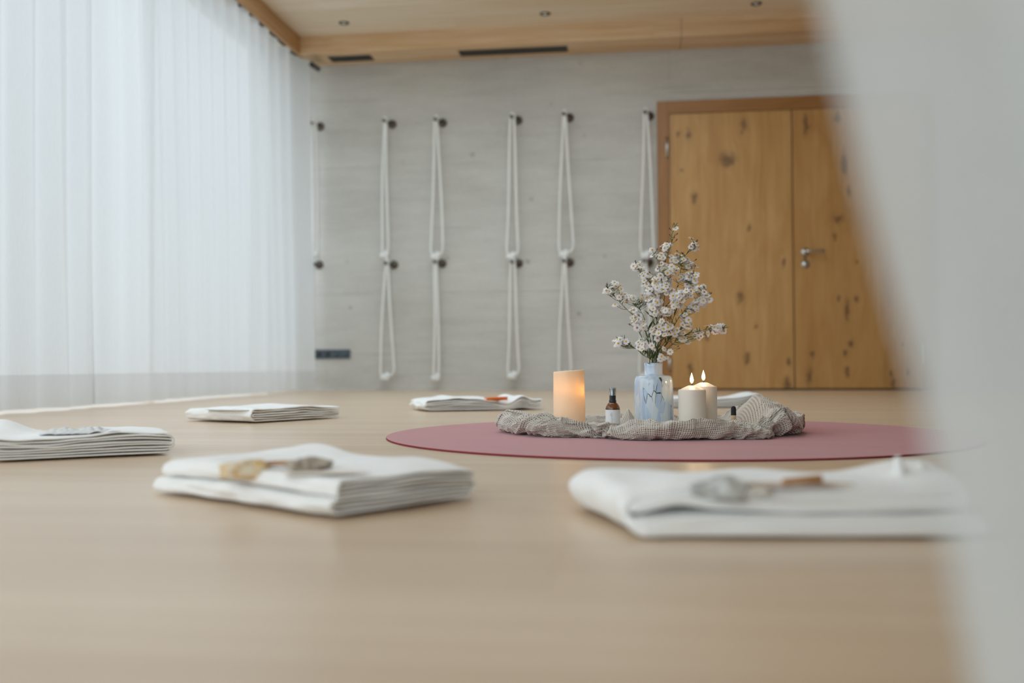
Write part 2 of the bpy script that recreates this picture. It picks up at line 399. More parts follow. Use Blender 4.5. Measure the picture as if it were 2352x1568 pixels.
M['door_l'] = oak('knotty_oak_left', (.50, .28, .092), (.58, .35, .14), (.42, .215, .062), LK)
M['door_r'] = oak('knotty_oak_right', (.48, .26, .082), (.55, .32, .12), (.40, .195, .056), RK)
M['door_f'] = oak('oak_frame', (.33, .15, .04), (.37, .18, .055), (.28, .12, .03))
M['door_fh'] = oak('oak_frame_head', (.33, .15, .04), (.37, .18, .055), (.28, .12, .03), horiz=True)
fL, fR, fT = .083, D2 - D0 - .088, 1.972
MB().box(0, fL, -.018, .1, 0, DZ).build('door_jamb', M['door_f'], dr, smooth=False)
MB().box(fR, D2 - D0, -.018, .1, 0, DZ).build('door_jamb', M['door_f'], dr, smooth=False)
MB().box(fL, fR, -.018, .1, fT, DZ).build('door_head', M['door_fh'], dr, smooth=False)
g0 = D1 - D0
dl = MB().box(fL + .003, g0 - .004, -.006, .04, .012, fT - .003).build('door_leaf', M['door_l'], dr, smooth=False)
dl2 = MB().box(g0 + .004, fR - .003, -.006, .04, .012, fT - .003).build('door_leaf', M['door_r'], dr, smooth=False)
MB().box(0, D2 - D0, .06, .14, 0, DZ).build('door_backing', M['black'], dr, smooth=False)
for px, y0, y1 in ((1532, 315, 362), (1538, 820, 850), (2123, 788, 835), (2121, 300, 345)):
    a = at(px, y0, 1, W - .02); b = at(px, y1, 1, W - .02)
    MB().tube([(a.x - D0, -.024, b.z), (a.x - D0, -.024, a.z)], .0085, 14).build('hinge', M['steel'], dr)
hp = at(1849, 578, 1, W - .02); hx = hp.x - D0; hz = hp.z
he = MB(); he.tube([(hx, -.006, hz), (hx, -.017, hz)], .026, 28)
he.build('handle_rosette', M['steel'], dl2)
MB().tube([(hx, -.012, hz), (hx, -.05, hz), (hx + .006, -.058, hz), (hx + .014, -.06, hz), (hx + .125, -.06, hz)], .0095, 16).build('door_handle', M['steel'], dl2)
hz2 = at(1850, 606, 1, W - .02).z
MB().tube([(hx + .002, -.006, hz2), (hx + .002, -.016, hz2)], .026, 28).build('lock_rosette', M['steel'], dl2)
MB().tube([(hx + .002, -.014, hz2), (hx + .002, -.02, hz2)], .0085, 16).build('lock_cylinder', M['steel'], dl2)
MB().box(hx - .004, hx + .008, -.0065, -.004, hz2 + .03, hz - .028).build('lock_gap', M['black'], dl2, smooth=False)

# ------------------------------------------------------------------ ceiling fittings
def vent(x0, x1, label):
    y0, y1 = 7.062, 7.195
    e = tag(empty('ceiling_vent', ((x0 + x1) / 2, (y0 + y1) / 2, HS)), label, 'vent', 'ventilation slots in the soffit')
    h = (x1 - x0) / 2
    fr = MB(); fr.box(-h, h, -.062, -.054, -.004, .0); fr.box(-h, h, .054, .062, -.004, 0); fr.box(-h, -h + .008, -.054, .054, -.004, 0); fr.box(h - .008, h, -.054, .054, -.004, 0)
    fr.build('vent_frame', M['black'], e, smooth=False)
    g = MB(); g.box(-h + .008, h - .008, -.054, .054, -.0012, 0)
    n = int(2 * h / .018)
    for k in range(n):
        x = -h + .012 + k * (2 * h - .024) / n; g.box(x, x + .003, -.054, .054, -.0035, -.0012)
    g.build('vent_grille', M['black'], e, smooth=False)
vent(-2.272, -1.955, 'short black slotted vent in the wooden soffit near the curtain')
vent(-1.308, -.527, 'long black slotted vent in the middle of the wooden soffit')
M['lens'] = mat('pale_lamp_lens', (.85, .87, .88), .15)
M['refl'] = mat('dark_reflector', (.1, .1, .09), .3, .8)
dlt = None
for px, py, lab in ((790, 52, 'round recessed spotlight in the wooden ceiling nearest the curtain'), (1252, 31, 'round recessed spotlight in the middle of the wooden ceiling'),
                    (1737, 8, 'round recessed spotlight in the wooden ceiling above the door')):
    p = fl(px, py, HC)
    e = tag(empty('ceiling_spotlight', (p.x, p.y, HC)), lab, 'ceiling light', 'recessed ceiling spotlights')
    if dlt is None:
        a = MB().lathe([(.030, 0), (.036, -.001), (.037, -.004), (.034, -.006), (.029, -.006), (.026, -.001)], 40).build('trim_ring', M['gun'], e)
        b = MB().lathe([(.029, -.004), (.022, -.0015), (.013, -.001)], 40).build('reflector', M['refl'], e)
        c = MB().lathe([(.015, -.002), (.012, -.006), (.006, -.008), (0, -.0085)], 32).build('lamp_lens', M['lens'], e)
        dlt = (a, b, c)
    else:
        for q in dlt:
            k = q.copy(); COL.objects.link(k); k.parent = e

# ------------------------------------------------------------------ rope wall
random.seed(4)
def rope_loop(hx_, hz_, left, right, bz, label, hang=None, out=.10):
    """loop hanging from a peg: widths left / right of the peg at the bottom, bz bottom height"""
    Y = W - out
    rp = MB(); pts = []
    top = Vector((0, 0, hz_ + .012))
    n = 14; sid = .0085
    L = hz_ - bz
    for i in range(n + 1):   # left strand down
        f = i / n; x = -sid - (left - sid) * f ** .9; pts.append((x + .004 * math.sin(5 * f + hx_ * 9), .01 * f, hz_ - L * f * .965))
    # bottom piece
    pts += [(-left * .75, .012, bz - .006), (0.0, .014, bz - .012), (right * .75, .012, bz + .004)]
    for i in range(n, -1, -1):
        f = i / n; x = sid + (right - sid) * f ** .9; pts.append((x + .004 * math.sin(4 * f + hx_ * 5), .006 * f, hz_ - L * f * .95))
    pts += [(sid * .7, 0, hz_ + .018), (0, 0, hz_ + .026), (-sid * .7, 0, hz_ + .018)]
    e = tag(empty('rope_loop', (hx_, Y, 0)), label, 'rope', 'white ropes hanging on the concrete wall')
    P = []
    m = len(pts)
    for i in range(m):
        for k in range(3):
            t = k / 3; a, b, c, d = (Vector(pts[(i + q) % m]) for q in (-1, 0, 1, 2))
            P.append(.5 * ((2 * b) + (c - a) * t + (2 * a - 5 * b + 4 * c - d) * t * t + (3 * b - a - 3 * c + d) * t ** 3))
    rp.tube(P, .0090, 8, closed=True)
    rp.build('rope', M['rope'], e)
    kx = -left * .55 + right * .25
    kt = MB()
    for q in range(3):
        ang = q * .9
        kt.tube([(kx + .026 * math.cos(a) * math.cos(ang) + q * .008, .012 + .014 * math.sin(a), bz - .012 + .02 * math.cos(a) * math.sin(ang) + .012 * math.sin(a)) for a in np.linspace(0, 2 * PI, 12, endpoint=False)], .0115, 7, closed=True)
    kt.tube([(kx - .02, .01, bz - .015), (kx - .032, .008, bz - .035)], [.011, .008], 7)
    kt.build('knot', M['rope'], e)
    return e
def peg(x, z, label):
    e = tag(empty('wall_hook', (x, W, z)), label, 'hook', 'steel rope hooks on the concrete wall')
    MB().tube([(0, 0, 0), (0, -.008, 0)], .032, 20).build('wall_plate', M['gun'], e)
    b = MB(); b.tube([(0, -.006, 0), (-.012, -.05, 0), (-.028, -.095, .0), (-.033, -.125, .004)], [.011, .010, .010, .013], 12)
    b.build('peg', M['gun'], e)
tops = [(735, 291, 'behind the curtain edge'), (901, 286, 'second from the curtain'), (1017, 283, 'third from the curtain'),
        (1190, 277, 'fourth from the curtain'), (1308, 271, 'fifth from the curtain'), (1492, 267, 'beside the door frame')]
low = [(733, 608), (905, 608), (1016, 605), (1191, 605), (1308, 603), (1490, 603)]
# (left, right) half widths in pixels at the bottom, bottom y: upper row, lower row
UP = [(-2, 10, 580), (8, 6, 580), (13, 15, 583), (15, 13, 583), (14, 18, 578), (12, 17, 580)]
LO = [(6, 8, 860), (17, 16, 861), (4, 6, 862), (13, 14, 858), (14, 13, 858), (12, 14, 860)]
KP = 7.2 / FPX
for i in range(6):
    a = at(tops[i][0], tops[i][1], 1, W); b = at(low[i][0], low[i][1], 1, W); nm = tops[i][2]
    peg(a.x, a.z, 'dark steel hook of the upper row, ' + nm); peg(b.x, b.z, 'dark steel hook of the lower row, ' + nm)
    zb = at(tops[i][0], UP[i][2], 1, W - .1).z; zc = at(low[i][0], LO[i][2], 1, W - .1).z
    rope_loop(a.x - (.029 if i else .010), a.z + .006, max(.014, UP[i][0] * KP), max(.014, UP[i][1] * KP), zb, 'knotted white rope loop on the upper hook, ' + nm)
    rope_loop(b.x - .029, b.z + .006, max(.014, LO[i][0] * KP), max(.014, LO[i][1] * KP), zc, 'knotted white rope loop on the lower hook, ' + nm)

# sockets
a = at(727, 803, 1, W); b = at(805, 823, 1, W)
e = tag(empty('wall_socket', ((a.x + b.x) / 2 - .04, W, (a.z + b.z) / 2)), 'dark multiple wall socket low on the concrete wall', 'socket')
hw = (b.x - a.x) / 2 + .04; hh = (a.z - b.z) / 2
MB().box(-hw, hw, -.012, 0, -hh, hh).build('socket_plate', M['socket'], e, smooth=False, bevel=.003)
for k in range(5):
    x = -hw + hw * 2 * (k + .5) / 5
    MB().tube([(x, -.0121, 0), (x, -.0135, 0)], .019, 24).build('socket_insert', M['black'] if k < 3 else M['socket'], e)

# ------------------------------------------------------------------ curtains on the window side
def curtain_pt(y, z, base, amp, seed, pinch=1.0):
    f = z / 2.45
    # pleats: irregular wave, tight at the top and softer at the bottom
    ph = y * 2 * PI / .19 + 1.6 * ns(y * 1.1, seed, .3) * 3 + .25 * math.sin(f * 3 + y * 2)
    s1 = math.sin(ph); s1 = s1 * (1.25 - .25 * s1 * s1)
    big = 1.35 * ns(y * 1.7 + .15 * f, seed + 4.1, f * .35); fine = ns(y * 16, seed + 9, f * .5)
    return base + .055 * (1 - f) + amp * ((.42 + .3 * f) * s1 * (.55 + .9 * abs(ns(y * 1.3, 7, seed))) + .95 * big * (1 - .5 * f) + .12 * fine)
def curtain(y0, y1, base, amp, seed, label, edge=0, z0=.012, z1=2.452):
    n = int((y1 - y0) / .011); m = 26
    def fn(u, v):
        y = y0 + (y1 - y0) * u; z = z0 + (z1 - z0) * v
        x = curtain_pt(y, z, base, amp, seed)
        if edge: x += edge * math.exp(-((y - y1) / .09) ** 2)
        dy = .02 * ns(y * 2, z * .8, seed + 2) * (1 - v)
        return (x, y + dy, z + .006 * ns(y * 5, seed, 0) * (1 - v))
    o = MB().grid(n, m, fn).build('sheer_curtain', M['sheer'])
    return tag(o, label, 'curtain', 'sheer curtains along the window')
curtain(2.45, 4.30, -2.515, .055, 1.7, 'sheer white curtain panel at the left edge, overlapping the next panel', edge=.012)
curtain(4.23, 7.15, -2.52, .05, 5.2, 'sheer white curtain panel between the overlapping panel and the concrete wall', edge=.085)
# gliders and track
tk = tag(empty('curtain_track', (-2.53, W, 2.51)), 'black curtain track under the wooden pelmet', 'curtain track')
MB().box(-.012, .045, YR - W + .02, -.02, -.02, .012).build('rail', M['black'], tk, smooth=False)
pa, pb = at(716, 148, 1, 6.99), at(731, 158, 1, 7.20)
MB().tube([(pa.x + 2.53, pa.y - W, pa.z - 2.51), (pb.x + 2.53, pb.y - W, pb.z - 2.51)], .024, 4).build('end_stop', M['black'], tk, smooth=False, bevel=.003)
for (px, py) in ((555, 6), (567, 16), (578, 28), (592, 39), (607, 51), (633, 74), (647, 86), (657, 96), (682, 116)):
    p = at(px, py, 0, -2.50)
    g = MB().tube([(.0, p.y - W, .0), (.0, p.y - W, -.03), (.03, p.y - W - .01, -.045), (.034, p.y - W, -.06)], [.012, .014, .016, .012], 8, flat=1.6)
    g.build('glider', M['black'], tk)

# foreground sheer curtain, half a step from the lens
def near_curtain():
    zs = np.array([0, .03, .088, .168, .217, .277, .5, .9, 1.5, 2.45]); xs = np.array([.110, .1025, .0905, .0785, .0655, .0535, .012, -.03, -.05, -.05])
    def fn(u, v):
        z = .004 + 2.47 * v ** 2.0
        e = float(np.interp(z, zs, xs)); s = u ** 1.25 * 1.1
        x = e + s * (1 + .0 * z)
        q = s + (-.16 * (z - .17) * (1 + s * 4)) * min(1, s * 14)
        y = .29 + .022 * math.sin(q * 118 + .6) * min(1, s * 22 + .15) + .016 * math.sin(q * 47 + 1.9) * min(1, s * 10 + .3) + .02 * ns(q * 12, z * .6, 3) + .05 * s
        x += .011 * math.sin(q * 118 - 1.0) * min(1, s * 9)
        if s < .012: y += (.012 - s) * .5
        return (x, y, z)
    o = MB().grid(420, 60, fn).build('sheer_curtain', M['sheer_near'])
    return tag(o, 'blurred sheer curtain hanging close in front at the right edge', 'curtain')
near_curtain()

# ------------------------------------------------------------------ yoga mat
MX, MY, MR = .0684, 2.595, .72
M['mat'] = mat('dusty_red_mat', (.40, .095, .10), .62); N = NT(M['mat'])
N.b.inputs['Sheen Weight'].default_value = .34; N.b.inputs['Sheen Roughness'].default_value = .4
N.b.inputs['Sheen Tint'].default_value = (1, .86, .86, 1)
nz = N.noise(N.coord(), 700, 2, .6); nl = N.noise(N.coord(scale=(1, 3, 1)), 3, 3, .5)
N.base(N.ramp(N.math('ADD', N.math('MULTIPLY', nz, .6), N.math('MULTIPLY', nl, .4)), [(.3, (.31, .072, .075)), (.7, (.43, .112, .115))]))
N.bump(nz, .3, .0008)
M['mat_rim'] = mat('crimson_rim', (.22, .012, .02), .7)
e = tag(empty('exercise_mat', (MX, MY, 0)), 'large round dusty red exercise mat on the oak floor', 'mat')
MB().lathe([(MR - .0005, .0003), (MR, .0008), (MR, .0035), (MR - .0006, .0042)], 240).build('mat_rim', M['mat_rim'], e)
MB().lathe([(0, .0044)] + [(MR * k / 30, .0044) for k in range(1, 30)] + [(MR - .0006, .0042)], 240).build('mat_top', M['mat'], e)

# ------------------------------------------------------------------ waffle cloth
def waffle_cloth():
    C = Vector((.02, 2.6))
    foot = [(-.375, 2.65), (-.335, 2.53), (-.275, 2.445), (-.167, 2.388), (-.03, 2.340), (.116, 2.325), (.215, 2.358), (.30, 2.415), (.365, 2.50), (.405, 2.60),
            (.40, 2.72), (.33, 2.80), (.2, 2.83), (0, 2.84), (-.2, 2.82), (-.36, 2.77)]
    th = []; rr = []
    for p in foot:
        d = Vector(p) - C; th.append(math.atan2(d.y, d.x)); rr.append(d.length)
    o = np.argsort(th); th = np.array(th)[o]; rr = np.array(rr)[o]
    th = np.concatenate([th - 2 * PI, th, th + 2 * PI]); rr = np.concatenate([rr] * 3)
    # crest height (m) of the rolled rim by image column of the front (world x)
    CX = [1150, 1200, 1250, 1300, 1340, 1390, 1440, 1480, 1560, 1620, 1660, 1700, 1730, 1765, 1800]
    CZ = [.176 - (q - 843) / FPX * 2.42 - .003 for q in (960, 951, 959, 963, 959, 974, 970, 963, 961, 963, 974, 983, 981, 960, 963)]
    CP = list(range(1150, 1811, 10)); CA = [math.atan2(fl(q, 1006).y - C.y, fl(q, 1006).x - C.x) for q in CP]
    CA, CP = zip(*sorted(zip(CA, CP)))
    def crest(a):
        x = math.cos(a); front = -math.sin(a)
        h = .040 + .010 * ns(a * 1.3, 2.2, .5) + .007 * ns(a * 4, 5.5, 1)
        if front > .35:
            px_ = 1150 + (math.atan2(math.sin(a), math.cos(a)) - va_(1150)) / (va_(1800) - va_(1150)) * 650 if False else float(np.interp(math.atan2(math.sin(a), math.cos(a)), CA, CP))
            h = float(np.interp(px_, CX, CZ)) - .0075 + .002 * ns(a * 9, 1, 2)
            return h
        if front < -.1: h = .020 + .022 * (ns(a * 3, 1.1, 4) + .4)
        return max(.012, h)
    # radial profile (arclength parameter -> radius factor, height factor)
    pr = np.array([(0, 0, .0), (.55, .55, .0), (.68, .67, .25), (.78, .76, .75), (.86, .83, .98), (.92, .885, 1.0), (.99, .945, .90), (1.06, .985, .62), (1.12, 1.0, .32), (1.18, .985, .08), (1.26, .93, .015), (1.34, .86, .0)])
    U, V = .50, .36          # half sizes of the fabric
    cell = .0072; sub = 5; nu = int(2 * U * 1.3 / cell * sub / 1.0); nv = int(2 * V * 1.3 / cell * sub)
    def va_(px):
        p = fl(px, 1008); return math.atan2(p.y - C.y, p.x - C.x)
    valleys = [(va_(1185), .05, .012, .3), (va_(1350), .07, .026, -.7), (va_(1440), .05, .020, .6), (va_(1560), .06, .007, -.3), (va_(1668), .12, .036, -.7), (va_(1745), .045, .026, -.7), (va_(1810), .06, .026, .3)]
    P = np.zeros((nu + 1, nv + 1, 3)); uvs = np.zeros((nu + 1, nv + 1, 2))
    tents = [(.280, 2.68, .088, .105, .075, .3), (.330, 2.475, .040, .060, .050, -.3), (-.045, 2.70, .06, .050, .040, .1), (.415, 2.56, .04, .03, .05, .4), (-.36, 2.60, .018, .06, .05, 0)]
    for i in range(nu + 1):
        for j in range(nv + 1):
            a = (i / nu * 2 - 1); b = (j / nv * 2 - 1)
            # square -> superellipse so that the corners only reach a little further
            rs = math.hypot(a, b); ang = math.atan2(b * V, a * U)
            m = max(abs(a), abs(b)); k = m * 1.34 * (1 + .10 * max(0, rs / max(m, 1e-6) - 1.2) * m)
            ang2 = ang + .05 * ns(a * 2, b * 2, 8)
            R = float(np.interp(ang2, th, rr))
            wob = 1 + .035 * ns(ang * 2.2, 3.1, 0) + .02 * ns(ang * 6, 1, 2)
            k2 = min(1.34, k * (1 + .07 * ns(ang * 3.1, 6.6, k * .6)))
            rf = np.interp(k2, pr[:, 0], pr[:, 1]); hf = np.interp(k2, pr[:, 0], pr[:, 2])
            r = R * rf * wob
            x = C.x + r * math.cos(ang2); y = C.y + r * math.sin(ang2)
            rim = math.exp(-((k2 - .92) / .20) ** 2)
            cut = 0
            for (va, vw, vd, vs) in valleys:
                da = (ang2 - va + PI) % (2 * PI) - PI + vs * (k2 - .9)
                cut += vd * math.exp(-(da / vw) ** 2)
            cutw = smooth(.72, .95, k2) * (1 - smooth(1.22, 1.34, k2))
            x -= cut * cutw * math.cos(ang2); y -= cut * cutw * math.sin(ang2)
            z = .0075 + crest(ang) * hf
            # creases running across the roll and slanted, sharper on one side
            q = ang * 5.2 + k2 * 2.6 + 1.2 * ns(ang * 2, k2 * 2, 4); sr = 1 - abs(math.sin(q)); sr = sr ** 1.7
            z += (.005 * sr - .002 - cut * .12) * rim * min(1, hf * 1.3)
            q2 = ang * 9 - k2 * 6 + 2 * ns(ang * 3, k2 * 3, 9); z += .003 * (1 - abs(math.sin(q2))) * rim * hf
            r_out = .014 * math.sin(q + 1.0) * smooth(.9, 1.1, k2) * (1 - smooth(1.22, 1.34, k2)) + .006 * math.sin(q2) * smooth(.85, 1.05, k2) * (1 - smooth(1.2, 1.34, k2))
            x += r_out * math.cos(ang2); y += r_out * math.sin(ang2)
            flat = 1 - smooth(.45, .75, k2)
            z += .0015 * flat * ns(x * 30, y * 30, 1)
            lift = smooth(1.34, 1.05, k2) if False else (1 - smooth(1.06, 1.26, k2))
            for (tx, ty, th_, wx, wy, sk) in tents:
                dx = (x - tx + sk * (y - ty)) / wx; dy = (y - ty) / wy
                d = abs(dx) * .8 + .45 * math.sqrt(dx * dx + dy * dy + .01)
                z += max(0, th_ * (1 - d) ** 1.15) * lift if d < 1 else 0
            P[i, j] = (x, y, max(z, .0062)); uvs[i, j] = (a * U * 1.25, b * V * 1.25)
    # waffle relief along the normals
    du = np.gradient(P, axis=0); dv = np.gradient(P, axis=1); n = np.cross(du, dv); n /= np.linalg.norm(n, axis=2, keepdims=True) + 1e-12
    n[n[:, :, 2].mean() < 0] *= -1 if n[:, :, 2].mean() < 0 else 1
    for i in range(nu + 1):
        for j in range(nv + 1):
            a = (i / nu * 2 - 1); b = (j / nv * 2 - 1); mm_ = max(abs(a), abs(b))
            if mm_ > .5:
                u_, v_ = uvs[i, j]; wq = ns(u_ * 5, v_ * 5, 7) * .05
                k = (1 - abs(ns(u_ * 13 + wq * 20, v_ * 19, 3)) * 3.2); k2_ = (1 - abs(ns(u_ * 26, v_ * 30 + wq * 30, 11)) * 3)
                P[i, j] += n[i, j] * ((.0055 * max(-.4, k) + .0012 * max(-.3, k2_) - .002) * smooth(.5, .66, mm_) * (1 - smooth(.93, 1, mm_)))
    du = np.gradient(P, axis=0); dv = np.gradient(P, axis=1); n = np.cross(du, dv); n /= np.linalg.norm(n, axis=2, keepdims=True) + 1e-12
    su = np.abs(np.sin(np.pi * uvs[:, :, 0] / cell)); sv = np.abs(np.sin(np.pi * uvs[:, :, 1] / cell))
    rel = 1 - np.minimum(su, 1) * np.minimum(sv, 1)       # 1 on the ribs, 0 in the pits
    amp = .0027
    P += n * ((rel - 1) * amp)[:, :, None]
    P[:, :, 2] = np.maximum(P[:, :, 2], .0050)
    idx = np.arange((nu + 1) * (nv + 1)).reshape(nu + 1, nv + 1)
    F = np.stack([idx[:-1, :-1], idx[1:, :-1], idx[1:, 1:], idx[:-1, 1:]], -1).reshape(-1, 4)
    me = bpy.data.meshes.new('waffle_cloth'); me.vertices.add(P.shape[0] * P.shape[1]); me.vertices.foreach_set('co', P.reshape(-1))
    me.loops.add(F.size); me.loops.foreach_set('vertex_index', F.reshape(-1)); me.polygons.add(len(F))
    me.polygons.foreach_set('loop_start', np.arange(len(F)) * 4); me.polygons.foreach_set('loop_total', np.full(len(F), 4))
    me.polygons.foreach_set('use_smooth', np.ones(len(F), bool)); me.update(); me.validate()
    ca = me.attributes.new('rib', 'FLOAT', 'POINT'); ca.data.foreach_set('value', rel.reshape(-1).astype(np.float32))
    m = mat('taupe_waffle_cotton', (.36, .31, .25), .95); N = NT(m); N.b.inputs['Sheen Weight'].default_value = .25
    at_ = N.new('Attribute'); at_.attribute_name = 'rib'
    N.base(N.ramp(at_.outputs['Fac'], [(.10, (.14, .105, .075)), (.6, (.58, .53, .465))]))  # pits darker than ribs: shade of the weave put into the colour
    N.bump(N.noise(N.coord(), 900, 2), .3, .0006)
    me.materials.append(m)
    ob = bpy.data.objects.new('waffle_cloth', me); COL.objects.link(ob)
    return tag(ob, 'crumpled taupe waffle cloth on the round red mat', 'cloth'), P
WC, WP = waffle_cloth()
def cz(x, y, r=.02):     # height of the cloth under a spot
    q = WP.reshape(-1, 3); d = (q[:, 0] - x) ** 2 + (q[:, 1] - y) ** 2; k = q[d < r * r]
    return float(np.percentile(k[:, 2], 75)) if len(k) else .008

# ------------------------------------------------------------------ things on the cloth
def spot(px, y, z=0):          # world x for an image column at depth y
    return at(px, 965, 1, y).x
# pillar candle with a tunnel burnt into it
def big_candle():
    y = 2.575; x = spot(1308, y); z = cz(x, y, .04)
    m = bpy.data.materials.new('ivory_wax_glowing_thin'); m.use_nodes = True; N = NT(m); b = N.b
    b.inputs['Base Color'].default_value = (.88, .80, .62, 1); b.inputs['Roughness'].default_value = .5
    tr = N.new('BsdfTranslucent'); tr.inputs[0].default_value = (1, .78, .46, 1); mx = N.new('MixShader'); mx.inputs[0].default_value = .30
    N.l(b.outputs[0], mx.inputs[1]); N.l(tr.outputs[0], mx.inputs[2]); N.l(mx.outputs[0], N.n['Material Output'].inputs[0])
    nn = N.noise(N.coord(scale=(1, 1, .35)), 45, 3, .6)
    N.base(N.ramp(nn, [(.3, (.86, .79, .62)), (.7, (.90, .83, .69))])); N.bump(nn, .25, .002)
    e = tag(empty('pillar_candle', (x, y, z)), 'thick tall ivory candle glowing from within, left of the spray bottle', 'candle')
    R = .0405; H = .157 - (z - .008)
    def fn(p, a):
        px_, py_, pz = p
        k = 1 + .012 * ns(math.cos(a) * 1.5, math.sin(a) * 1.5, pz * 12) - .06 * (pz / H) * (math.cos(a) > 0) * math.cos(a)
        hh = pz + (.0028 * math.cos(a) - .001 + .0012 * ns(a * 2, 3)) * smooth(.5, 1, pz / H)
        k += .03 * math.exp(-((pz - .055) / .02) ** 2) * max(0, math.cos(a - .0)) ** 4
        return (px_ * k, py_ * k, hh)
    prof = [(0, 0), (R * .97, 0), (R, .002)] + [(R, H * t) for t in np.linspace(.06, .96, 22)] + [(R * .992, H * .99), (R * .96, H), (R * .90, H - .001), (R * .84, H * .97), (R * .80, H * .8), (R * .78, H * .62), (R * .70, H * .57), (0, H * .56)]
    MB().lathe(prof, 80, fn=fn).build('wax', m, e)
    MB().tube([(0.004, 0, H * .56), (.005, 0, H * .62)], .0012, 8).build('wick', M['black'], e)
    M['flame_in'] = flame_mat('inner_flame', 30)
    flame(e, (.005, 0, H * .62), .022, M['flame_in'])
    L = bpy.data.lights.new('candle_glow', 'POINT'); L.energy = .065; L.color = (1, .66, .34); L.shadow_soft_size = .006
    o = bpy.data.objects.new('candle_glow', L); COL.objects.link(o); o.parent = e; o.location = (.018, -.006, H * .66)
def flame_mat(name, st):
    m = bpy.data.materials.new(name); m.use_nodes = True; N = NT(m); N.n.remove(N.b)
    em = N.new('Emission'); sp = N.new('SeparateXYZ'); N.l(N.new('TexCoord').outputs['Generated'], sp.inputs[0])
    N.l(N.ramp(sp.outputs[2], [(0, (1, .30, .06)), (.22, (1, .62, .25)), (.5, (1, .82, .50)), (1, (1, .60, .22))]), em.inputs[0])
    em.inputs[1].default_value = st; N.l(em.outputs[0], N.n['Material Output'].inputs[0]); return m
def flame(parent, p, h, m):
    w_ = h * .17
    MB().lathe([(0, 0), (w_ * .5, h * .06), (w_ * .9, h * .2), (w_, h * .33), (w_ * .85, h * .5), (w_ * .55, h * .7), (w_ * .25, h * .87), (0, h)], 20, o=p).build('flame', m, parent)
big_candle()
M['flame'] = flame_mat('flame', 6.5)
M['wax'] = mat('white_wax', (.83, .76, .67), .42, Subsurface_Weight=.35, Subsurface_Scale=.012)
M['wax'].node_tree.nodes['Principled BSDF'].inputs['Subsurface Radius'].default_value = (1, .55, .3)
N = NT(M['wax']); N.bump(N.noise(N.coord(), 260, 3, .6), .15, .0008)
def candle(px, y, topy, rad_px, fl_px, label):
    x = spot(px, y); z = cz(x, y, .03); R = rad_px / FPX * y * 1.0; H = at(px, topy, 1, y).z - z
    e = tag(empty('pillar_candle', (x, y, z)), label, 'candle', 'white pillar candles burning beside the vase')
    sh = H - R * .36
    prof = [(0, 0), (R * .97, 0), (R, .002), (R, sh * .5), (R, sh - .002), (R * .985, sh + .0005), (R * .95, sh + .0022)]
    prof += [(R * t, sh + (H - sh) * (1 - (t - .25) / .7) ** .8) for t in (.85, .7, .55, .4, .3)] + [(R * .22, H), (R * .17, H - .001), (R * .1, H - .003), (0, H - .0035)]
    MB().lathe(prof, 64).build('wax', M['wax'], e)
    MB().tube([(0, 0, H - .004), (.0006, 0, H + .004), (-.0008, 0, H + .0085)], [.0011, .001, .0008], 8).build('wick', M['black'], e)
    flame(e, (-.0004, 0, H + .0045), fl_px / FPX * y, M['flame'])
    L = bpy.data.lights.new('candle_light', 'POINT'); L.energy = .10; L.color = (1, .66, .36); L.shadow_soft_size = .006
    o = bpy.data.objects.new('candle_light', L); COL.objects.link(o); o.parent = e; o.location = (0, 0, H + .02)
candle(1590, 2.53, 885, 31, 25, 'shorter burning white pillar candle in front, right of the vase')
candle(1617, 2.62, 878, 29.5, 24, 'burning white pillar candle standing behind the shorter one')

